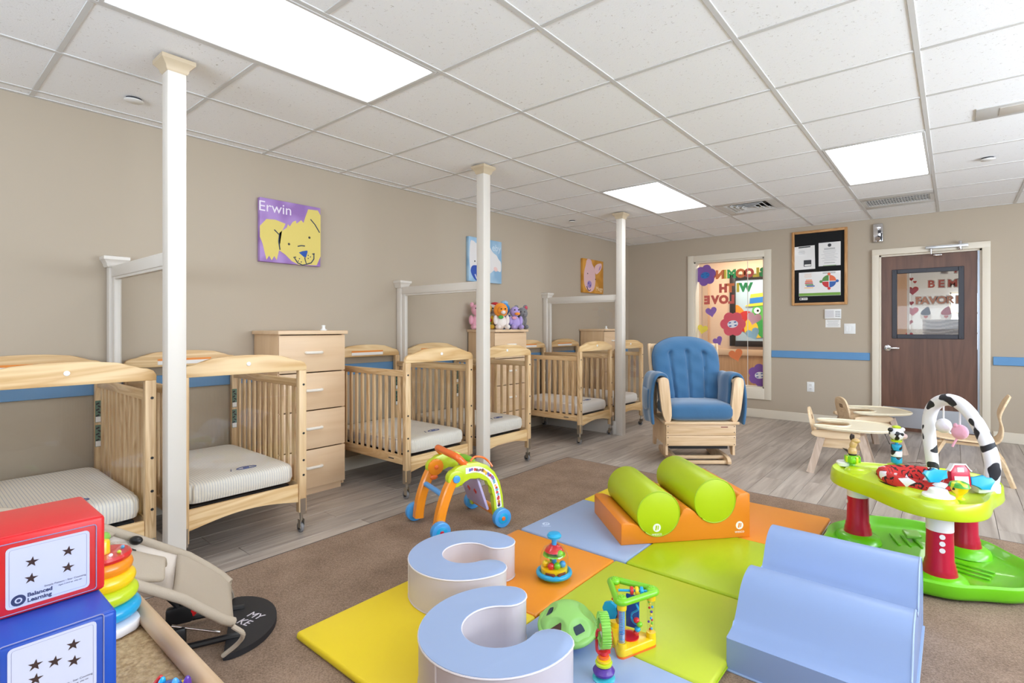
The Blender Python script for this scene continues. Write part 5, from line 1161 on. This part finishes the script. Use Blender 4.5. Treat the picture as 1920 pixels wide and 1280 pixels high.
# fabric seat with diamonds
def harlequin():
    m, tr_, b, N, L = nt('red_diamond_fabric'); tc = N('ShaderNodeTexCoord'); sp_ = N('ShaderNodeSeparateXYZ'); L(tc.outputs['Object'], sp_.inputs[0])
    at = N('ShaderNodeMath'); at.operation = 'ARCTAN2'; L(sp_.outputs['Y'], at.inputs[0]); L(sp_.outputs['X'], at.inputs[1])
    def mth(op, a, b_=None):
        n = N('ShaderNodeMath'); n.operation = op
        for k, v in enumerate((a, b_)):
            if v is None: continue
            if isinstance(v, (int, float)): n.inputs[k].default_value = v
            else: L(v, n.inputs[k])
        return n.outputs[0]
    rad = mth('SQRT', mth('ADD', mth('MULTIPLY', sp_.outputs['X'], sp_.outputs['X']), mth('MULTIPLY', sp_.outputs['Y'], sp_.outputs['Y'])))
    u = mth('PINGPONG', mth('ADD', mth('MULTIPLY', at.outputs[0], 4/PI), 20.3), .5); v = mth('PINGPONG', mth('ADD', mth('MULTIPLY', mth('SUBTRACT', sp_.outputs['Z'], rad), 8), 20-.272*8), .5)
    s_ = mth('ADD', mth('MULTIPLY', u, 1.0), v)
    wt = mth('LESS_THAN', s_, .27); bk = N('ShaderNodeTexNoise'); bk.inputs['Scale'].default_value = 26; bk.inputs['Distortion'].default_value = 1.5; L(tc.outputs['Object'], bk.inputs['Vector'])
    x1 = N('ShaderNodeMix'); x1.data_type = 'RGBA'; x1.inputs[6].default_value = S(196, 44, 40); x1.inputs[7].default_value = S(52, 24, 24); L(mth('GREATER_THAN', bk.outputs['Fac'], .6), x1.inputs['Factor'])
    x2 = N('ShaderNodeMix'); x2.data_type = 'RGBA'; x2.inputs[7].default_value = S(232, 226, 232); L(wt, x2.inputs['Factor']); L(x1.outputs[2], x2.inputs[6]); L(x2.outputs[2], b.inputs['Base Color']); b.inputs['Roughness'].default_value = .85
    return m
HQ = harlequin()
seatr = lambda a: 1+.02*math.sin(5*a)+.015*math.sin(11*a)
mk('seat_sling', rsurf([(.172, .4), (.178, .425), (.168, .447), (.15, .452), (.128, .444), (.11, .41), (.1, .36), (.09, .31), (.06, .275), (0, .268)], seatr, 72), HQ, t, ang=70)
mk('seat_tab', M().box((-.09, -.1, .446), (.014, .004, .022), .001, R=RZ(.7) @ RX(.4)), P_WHT, t)
mk('seat_ring', rsurf([(.165, .392), (.185, .392), (.185, .405), (.165, .405)], lambda a: 1, 60), BLACK, t)
def sp2(lx, ly): return (lx-SX, ly-SY)
COW = blotch('cow_print', (34, 34, 40), (234, 232, 236), 19, .37, .6, .008)
a_, b_ = Vector((-.085-SX, 3.53-SY, 0)), Vector((.135-SX, 3.315-SY, 0))
ap = [a_.lerp(b_, f)+Vector((0, 0, z)) for f, z in ((0, .41), (-.05, .52), (-.09, .62), (-.06, .71), (.06, .77), (.28, .8), (.52, .785), (.76, .72), (.95, .62), (1.04, .53), (1.03, .46), (1.0, .41))]
asp = spline(ap, 5)
mk('toy_arch', M().tube(asp, [.027+.004*math.sin(min(1, i/8)*PI/2) for i in range(len(asp))], 14, up=(.7, .7, 0)), COW, t)
for f, z0, z1, c, nm in ((.2, .775, .66, ('white_ball', (236, 234, 240)), 'hanging_sheep'), (.5, .765, .645, ('pink_ball', (240, 176, 198)), 'hanging_pig')):
    p = a_.lerp(b_, f); st = mk(nm, M().ball((p.x, p.y, z1), (.036, .036, .038), 18, 12), plush(*c), t)
    mk('string', M().cyl((p.x, p.y, z1+.03), (p.x, p.y, z0+.01), .004, n=8), P_WHT, st)
    mk('tail', M().tube([(p.x-.01, p.y-.005, z1-.03), (p.x-.022, p.y-.015, z1-.055), (p.x-.03, p.y-.02, z1-.075)] if 'pig' in nm else [(p.x+.02, p.y+.01, z1-.03), (p.x+.028, p.y+.014, z1-.04)], .005, 8), plush(*c), st)
    if 'pig' in nm: mk('ear', M().ball((p.x-.018, p.y-.015, z1+.034), (.01, .01, .012), 10, 6), plush(*c), st)
# cow head spinner post
x, y = sp2(-.245, 3.5)
TB = blotch('teal_cow', (30, 30, 34), (26, 160, 200), 24, .43, .35, .01); BWm = blotch('white_cow', (26, 26, 30), (236, 236, 240), 26, .46, .35, .01)
mk('spinner_stem', M().cyl((x, y, .41), (x, y, .55), .008), P_CYN, t)
for z0, z1, mm in ((.43, .462, TB), (.465, .497, BWm), (.5, .532, TB)): mk('spinner_drum', M().cyl((x, y, z0), (x, y, z1), .0265, n=24, bev=.004), mm, t)
h = mk('cow_head', M().ball((x, y, .588), (.036, .034, .036), 20, 14), BWm, t); mk('collar', M().lathe([(0, .545), (.026, .546), (.028, .556), (0, .558)], (x, y, 0), 20), P_LIME, t)
mk('muzzle', M().ball((x+.03, y+.01, .578), (.02, .02, .017), 14, 9), plain('cow_muzzle', (226, 196, 190), .4), h); mk('leaf_tuft', M().ball((x, y, .626), (.022, .016, .01), 12, 8), P_LIME, h)
for q in (-1, 1): mk('ear', M().ball((x+q*.026, y+q*.022, .612), (.013, .01, .012), 10, 7), P_WHT if q > 0 else BLACK, h)
for q in (-1, 1): mk('eye', M().ball((x+.012+q*.012, y-.032+q*.01, .592), .006, 10, 7), BLACK, h)
# horse on green gear
x, y = sp2(-.432, 3.335)
mk('gear_base', M().lathe([(0, .41), (.022, .41), (.014, .418), (.012, .428), (0, .428)], (x, y, 0), 20), P_GRN, t)
g_ = mk('gear', M().ball((x, y, .452), (.036, .036, .026), 20, 12), P_GRN, t)
for q in range(8): a = q*PI/4; mk('gear_tooth', M().box((x+.035*math.cos(a), y+.035*math.sin(a), .454), (.008, .014, .036), .004, R=RZ(a)), P_LIME if q % 2 else P_GRN, g_)
hh = mk('horse', M().ball((x, y, .495), (.022, .02, .03), 16, 10).ball((x+.004, y, .535), (.018, .016, .03), 14, 9, RY(.3)).ball((x+.016, y-.004, .556), (.022, .013, .013), 14, 9), P_TAN, t)
mk('mane', M().ball((x-.004, y+.002, .572), (.01, .012, .02), 10, 7).ball((x+.006, y-.006, .578), (.005, .004, .012), 8, 6), plain('horse_mane', (50, 38, 34), .5), hh); mk('saddle', M().lathe([(0, .474), (.02, .476), (.02, .483), (0, .484)], (x, y, 0), 18), BLACK, hh)
mk('cup', M().lathe([(0, .41), (.034, .41), (.036, .428), (.03, .434), (0, .432)], (x-.045, y+.01, 0), 22), P_WHT, t)
# barn, blue rails, bird, white lid and box
x, y = sp2(.025, 3.125); BF = FR((x, y, .44), (.83, .56, 0), (-.1, .14, 1))
barn = mk('barn', M().prism([(-.04, 0), (.04, 0), (.042, .075), (.026, .1), (-.026, .1), (-.042, .075)], -.012, .012, BF, .003), P_CRM, t)
mk('barn_roof', M().prism([(-.05, .072), (-.042, .078), (-.026, .103), (.026, .103), (.042, .078), (.05, .072), (.046, .068), (.04, .074), (.024, .097), (-.024, .097), (-.04, .074), (-.046, .068)], -.014, .015, BF), P_WHT, barn)
mk('barn_door', M().prism([(-.03, .012), (.03, .012), (.03, .046), (-.03, .046)], .012, .0145, BF).prism([(-.014, .066), (.014, .066), (.014, .085), (-.014, .085)], .012, .0145, BF), P_WHT, barn)
mk('barn_mount', M().box((x, y, .425), (.03, .03, .04), .004), P_GRN, t)
for sg in (-1, 1):
    pts = [(.045, .0), (.075, -.005), (.085, -.02), (.125, -.02), (.13, .0), (.15, .02), (.135, .035), (.115, .03), (.1, .046), (.08, .036), (.045, .036)]
    mk('blue_rail', M().prism([(sg*a+(-.01 if sg < 0 else 0), b_+(.035 if sg < 0 else .008)) for a, b_ in pts], -.008, .008, BF, .003), P_CYN, t)
x, y = sp2(.02, 3.01)
bi = mk('bird', M().lathe([(0, .41), (.022, .412), (.012, .42), (.012, .428), (.03, .448), (.036, .47), (0, .478)], (x, y, 0), 24), P_YEL, t); mk('bird_crown', M().lathe([(.0, .468), (.04, .466), (.034, .482), (.016, .49), (0, .491)], (x, y, 0), 24), blotch('leaf_spots', (70, 160, 50), (206, 214, 40), 40, .5, .35), bi)
mk('beak', M().cyl((x-.02, y-.028, .458), (x-.025, y-.035, .456), .006, .001, 8), BLACK, bi)
x, y = TW[2]; mk('white_lid', M().lathe([(0, .412), (.062, .412), (.06, .42), (.042, .428), (.034, .446), (.026, .45), (0, .45)], (x-.005, y+.01, 0), 32), P_WHT, t)
x, y = sp2(.115, 3.235); mk('white_box', M().box((x, y, .428), (.1, .06, .045), .006, R=RZ(.6)), P_WHT, t)
mk('clear_bag', M().surf(lambda u, v: (x-.12+.09*u, y-.03+.06*u+.02*math.sin(9*v), .44+.06*v+.008*math.sin(14*u)), 10, 8), TOYGLASS, t, solid=.002)
x, y = sp2(-.2, 3.6); mk('clear_bag', M().box((x+.03, y-.01, .416), (.1, .05, .012), .004, R=RZ(.6)), TOYGLASS, t)

# ================================================================== BABY BOUNCER
KH = plain('khaki_fabric', (180, 166, 148), .9, vary=.08, bump=.2, bscale=300); KH2 = plain('pale_mesh_fabric', (214, 202, 190), .9, bump=.3, bscale=200)
bt = thing('baby_bouncer', 'khaki fabric baby bouncer on a black half-round base', 'bouncer', (0, 0, 0))
Ap, Bp, Hd = Vector((-2.275, .872, 0)), Vector((-1.917, .746, 0)), Vector((-.36, -.93, 0))
vp = [(-.0, .165), (.06, .222), (.14, .292), (.29, .385), (.40, .45), (.52, .51), (.64, .555), (.72, .575)]
def bz(s):
    for (s0, z0), (s1, z1) in zip(vp, vp[1:]):
        if s <= s1: return z0+(z1-z0)*(s-s0)/(s1-s0)
    return vp[-1][1]
def seat_pt(u, s, sag=0.0, narrow=True):
    k = 1
    if s < .05: k = .86+.14*math.sin(min(1, s/.05)*PI/2)
    if s > .6: k = 1-.25*((s-.6)/.12)**2
    p = Ap.lerp(Bp, .5+(u-.5)*k)+Hd*s
    return Vector((p.x, p.y, bz(s)-sag*math.sin(PI*u)**.8))
mk('foot_panel', M().surf(lambda u, v: seat_pt(u, v*.175, .015+.02*v), 17, 12), KH, bt, solid=.012)
mk('sling', M().surf(lambda u, v: seat_pt(u, .175+v*.545, .045+.11*math.sin(PI*min(1, v*1.1))), 17, 22), KH2, bt, solid=.006)
for u0 in (0, 1): mk('side_roll', M().tube([seat_pt(u0, s) for s in [.0, .03, .08, .14, .2, .3, .4, .5, .6, .68, .72]], .016, 10), KH, bt)
mk('head_roll', M().tube([seat_pt(u, .72) for u in (0, .15, .35, .5, .65, .85, 1)], .02, 10), KH, bt)
cr3 = mk('crotch_pad', M().surf(lambda u, v: seat_pt(.5+(u-.5)*(.32+.25*math.sin(PI*v)), .2+.24*v, .02-.05*math.sin(PI*u)+.02*math.sin(PI*v)), 13, 14), KH, bt, solid=.022, sub=1)
mk('waist_strap', M().surf(lambda u, v: seat_pt(u, .36+.06*v+.05*math.sin(PI*u), .03), 17, 5), KH, bt, solid=.012)
p = seat_pt(.46, .3, -.022); fr = FR(p, (Bp-Ap).normalized(), (seat_pt(.46, .33)-seat_pt(.46, .29)).normalized())
tg = mk('logo_tag', M().prism(rrect(.034, .03, .002, 2), 0, .012, fr), BLACK, bt); mk('stitch', M().prism(rrect(.02, .006, .001, 2), .012, .0126, fr), RUB, tg)
for u0, s in ((.1, .3), (.84, .37)): q = seat_pt(u0, s, -.02); mk('toggle', M().ball(q, (.026, .018, .016), 14, 9, RZ(.4)), BLACK, bt)
b0, b1 = Vector((-2.0, .745, 0)), Vector((-2.395, .93, 0)); ax = (b1-b0).normalized(); nn = Vector((-ax.y, ax.x, 0)); nn = nn if nn.y > 0 else -nn
hl = (b1-b0).length/2; mid_ = (b0+b1)/2
Dp = [(hl*math.cos(a), .17*math.sin(a)) for a in (PI*i/28 for i in range(29))]
FB = Matrix((ax, nn if ax.cross(nn).z > 0 else -nn, Vector((0, 0, 1)))).transposed().to_4x4(); FB.translation = mid_+Vector((0, 0, .009))
sgn = 1 if ax.cross(nn).z > 0 else -1
Dp = [(a, sgn*b_) for a, b_ in Dp]
BB = plain('bouncer_black', (30, 30, 34), .6, bump=.1, bscale=300)
base_ = mk('base_plate', M().prism(Dp, 0, .022, FB, .006), BB, bt)
ctr = mid_+nn*.075+Vector((0, 0, .0315)); TFm = FR(ctr, (.62, -.78, 0), (.78, .62, 0)) @ RZ(1.2)
text('lettering', 'MY\nKE', .05, plain('white_tape', (214, 206, 214), .5), TFm, base_)
for P_, sg in ((Ap, 1), (Bp, -1)):
    fr_ = M()
    q = b1 if sg > 0 else b0
    k_ = 0 if sg > 0 else 1
    fr_.tube(spline([P_+Vector((0, 0, .163)), P_+nn*.03*k_+Vector((0, 0, .13)), q.lerp(P_, .35)+nn*.035*k_+Vector((0, 0, .075)), q+Vector((0, 0, .03))], 6), .008, 8)
    mk('frame_tube', fr_, KH, bt)
fr_ = M()
for f in (.25, .75):
    q = b0.lerp(b1, f); fr_.tube([q+nn*.05+Vector((0, 0, .032)), q+Vector((0, 0, .035)), q-nn*.3+Vector((0, 0, .03)), q-nn*.42+Vector((0, 0, .03))], .012, 8)
q = mid_-nn*.42; fr_.tube([b0.lerp(b1, .25)-nn*.42+Vector((0, 0, .03)), b0.lerp(b1, .75)-nn*.42+Vector((0, 0, .03))], .012, 8)
mk('floor_frame', fr_, BLACK, bt)
for f in (.3, .7):
    q = b0.lerp(b1, f)-nn*.17; mk('hinge_block', M().box((q.x, q.y, .065), (.035, .09, .07), .012, R=RZ(-.36)), BLACK, bt)
    r0 = b0.lerp(b1, f)-nn*.02+Vector((0, 0, .05)); r1 = q+Vector((0, 0, .11)); mk('spring_rod', M().cyl(r0, r1, .005, n=10), CHROME, bt)
    r2 = b0.lerp(b1, f)-nn*.38; mk('prop_leg', M().tube([q+Vector((0, 0, .09)), Vector((q.x, q.y, .1))-nn*.1+Vector((0, 0, .12)), r2+Vector((0, 0, .3))], .01, 8), BLACK, bt)
q = b0.lerp(b1, .7)-nn*.13; mk('red_lock', M().ball((q.x, q.y, .075), (.012, .022, .03), 12, 8), P_RED, bt)
gp = seat_pt(.45, .45, .05); tag(mk('green_ring', M().tube([(gp.x+.075*math.cos(a), gp.y+.075*math.sin(a), gp.z+.045*math.sin(a+.6)) for a in (2*PI*i/30 for i in range(30))], .018, 10, True), P_APP), 'green plastic ring lying in the khaki bouncer', 'toy')

# ================================================================== CARPETED PLATFORM AND BLOCKS, near left corner
PZ = .54
pt = thing('carpeted_platform', 'low tan carpeted play platform with rounded wood edge, lower left', 'platform', (0, 0, 0))
mk('carpet_top', M().box((-.93, -.1, PZ-.012), (1.12, .9, .024), .004), SISAL, pt)
mk('wood_edge', M().tube([(-1.488, .36, PZ+.012), (-1.48, .36, PZ+.012), (-1.0, .36, PZ+.012), (-.37, .36, PZ+.012)], [.012, .0165, .0165, .0165], 14), wood('dowel_beech', (220, 190, 156), (204, 172, 136), 'X', 8), pt)
mk('side_panel', M().box((-.93, .352, (PZ-.008)/2+.004), (1.12, .022, PZ-.016), .003), BIRCH, pt)
mk('end_panel', M().box((-1.478, -.1, (PZ-.03)/2+.004), (.02, .86, PZ-.034), .003).box((-.38, -.1, (PZ-.03)/2+.004), (.02, .86, PZ-.034), .003), BIRCH, pt)
def block(lab, x0, x1, y0, y1, z0, z1, mt, stars, cy0, cy1, cz0, cz1, tlt, logo_):
    t = thing('foam_block', lab, 'block', (0, 0, 0), 0, 'large vinyl star counting blocks')
    b = mk('block', M().box(((x0+x1)/2, (y0+y1)/2, (z0+z1)/2), (x1-x0, y1-y0, z1-z0), .007, 3), mt, t)
    F = FR((x1+.0006, 0, 0), (0, 1, 0), (0, 0, 1)); cw_, ch_ = cy1-cy0, cz1-cz0; cx_, cz_ = (cy0+cy1)/2, (cz0+cz1)/2
    cd = mk('star_card', M().prism(rrect(cw_, ch_, .006, 4, cx_, cz_), 0, .0006, F), plain('card_white', (208, 212, 234), .4), t)  # card colour includes the bluish reflection of daylight
    mk('clear_pocket', M().box((x1+.0026, cx_+.001, cz_+.001), (.0008, cw_+.018, ch_+.014)), glass('pocket_clear', (.98, .98, .98), .7, .06), t)
    sm = M(); sm.tube([(x1+.001, a, c) for a, c in rrect(cw_+.018, ch_+.014, .004, 3, cx_, cz_)], .0008, 5, True, up=(1, 0, 0)); mk('stitching', sm, plain('thread_grey', (150, 150, 190), .6), t)
    mk('border', M().tube([(x1+.0014, a, c) for a, c in rrect(cw_-.008, ch_-.008, .003, 3, cx_, cz_)], .00022, 4, True, up=(1, 0, 0)), plain('thread_grey', (150, 150, 190), .6), t)
    sm = M()
    for e in ((y0+.004, z1-.004), (y1-.004, z1-.004)): pass
    sm.tube([(x1-.003, y0+.006, z1-.002), (x1-.003, y1-.004, z1-.002)], .0018, 6).tube([(x1-.003, y1-.003, z1-.004), (x1-.003, y1-.003, z0+.004)], .0018, 6); mk('piping', sm, mt, t)
    for u, z in stars: mk('star', M().prism(star(.0086, u, z, .38, PI/2-.15), .0006, .0011, F), plain('star_brown', (52, 30, 36), .35), cd)
    text('lettering', 'Simple Pattern - Star Counting', .0042, plain('tiny_ink', (70, 70, 100), .5), F @ T(cy1-.031, cz0+.0225, .0008), cd, .0001)
    text('lettering', 'Ages 3 and up  play set', .0032, plain('tiny_ink', (70, 70, 100), .5), F @ T(cy1-.025, cz0+.0175, .0008), cd, .0001)
    if logo_:
        mk('logo', M().prism(circ(.0086, 28, cy0+.0145, cz0+.0115), .0006, .001, F), NAVY, cd); mk('logo', M().prism(circ(.0044, 20, cy0+.0145, cz0+.0115), .001, .0014, F), plain('card_white', (226, 226, 240), .4), cd); mk('logo', M().prism(circ(.0025, 16, cy0+.0145, cz0+.0115), .0014, .0018, F), NAVY, cd)
        text('lettering', 'Balanced\nLearning', .0084, NAVY, F @ T(cy0+.0245, cz0+.0115, .0008), cd, .0001, 'LEFT', bold=.0003)
RSTARS = ((.147, .811), (.191, .8135), (.146, .785), (.1905, .7865)); RCARD = (.117, .2185, .744, .8405)
BSTARS = ((.138, .69), (.1595, .6845), (.1805, .7), (.1815, .6745), (.1385, .669)); BCARD = (.109, .2085, .622, .725)
block('red vinyl block with four stars, upper of the two', -1.315, -1.147, .106, .24, .731, .86, V_RED, RSTARS, *RCARD, 0, True)
block('blue vinyl block with star card under the red block', -1.27, -1.05, .096, .235, PZ, .731, V_DBL, BSTARS, *BCARD, 0, False)

# ring stacker
t = thing('ring_stacker', 'rainbow ring stacking toy on white base behind the blocks', 'toy', (-1.416, .292, PZ), 0)
mk('base', M().prism(smoothpoly([(.082, 0), (.058, .058), (0, .06), (-.06, .06), (-.085, 0), (-.06, -.06), (0, -.085), (.058, -.06)], 1), .001, .022, I4, .006), P_WHT, t)
for z, r, mt, nm in ((.042, .049, P_CYN, 'blue'), (.075, .0445, P_LIME, 'lime'), (.106, .04, P_YEL, 'yellow'), (.135, .035, P_ORG, 'orange')):
    mk('ring', M().tube([(r*math.cos(2*PI*i/40), r*math.sin(2*PI*i/40), z) for i in range(40)], .0175, 14, True), mt, t)
mk('post', M().cyl((0, 0, .02), (0, 0, .19), .0155, .012, 20, .004), P_YEL, t)
mk('red_ring', M().lathe([(.02, .15), (.048, .15), (.05, .156), (.047, .162), (.02, .162)], n=32), P_RED, t)
mk('clear_cap', M().lathe([(.047, .16), (.042, .17), (.02, .175)], n=32), TOYGLASS, t)
rr = random.Random(5)
for q in range(14): a = rr.uniform(0, 2*PI); mk('bead', M().ball((.034*math.cos(a), .034*math.sin(a), .165), .004, 8, 6), [P_PNK, P_CYN, P_WHT, P_LIME][q % 4], t)
# small toy at the lower edge of the picture
t = thing('finger_toy', 'small toy with red, blue and yellow fins at the bottom edge', 'toy', (-1.04, .3, PZ), 0)
mk('body', M().ball((0, 0, .02), (.03, .032, .02), 16, 10), P_DBL, t)
for x, y, c, a in ((-.026, -.012, P_RED, -.5), (-.016, -.008, P_CYN, -.2), (.004, .008, P_BLU, .1), (.014, .022, P_PUR, .0)): mk('fin', M().ball((x, y+.004, .03), (.0035, .007, .017), 10, 8, RX(a)), c, t)
mk('yellow_arm', M().tube([(.0, .022, .028), (.03, .03, .026), (.052, .032, .022)], .007, 8), P_YEL, t); mk('white_cap', M().ball((.008, .01, .022), (.008, .008, .006), 10, 7), P_WHT, t)
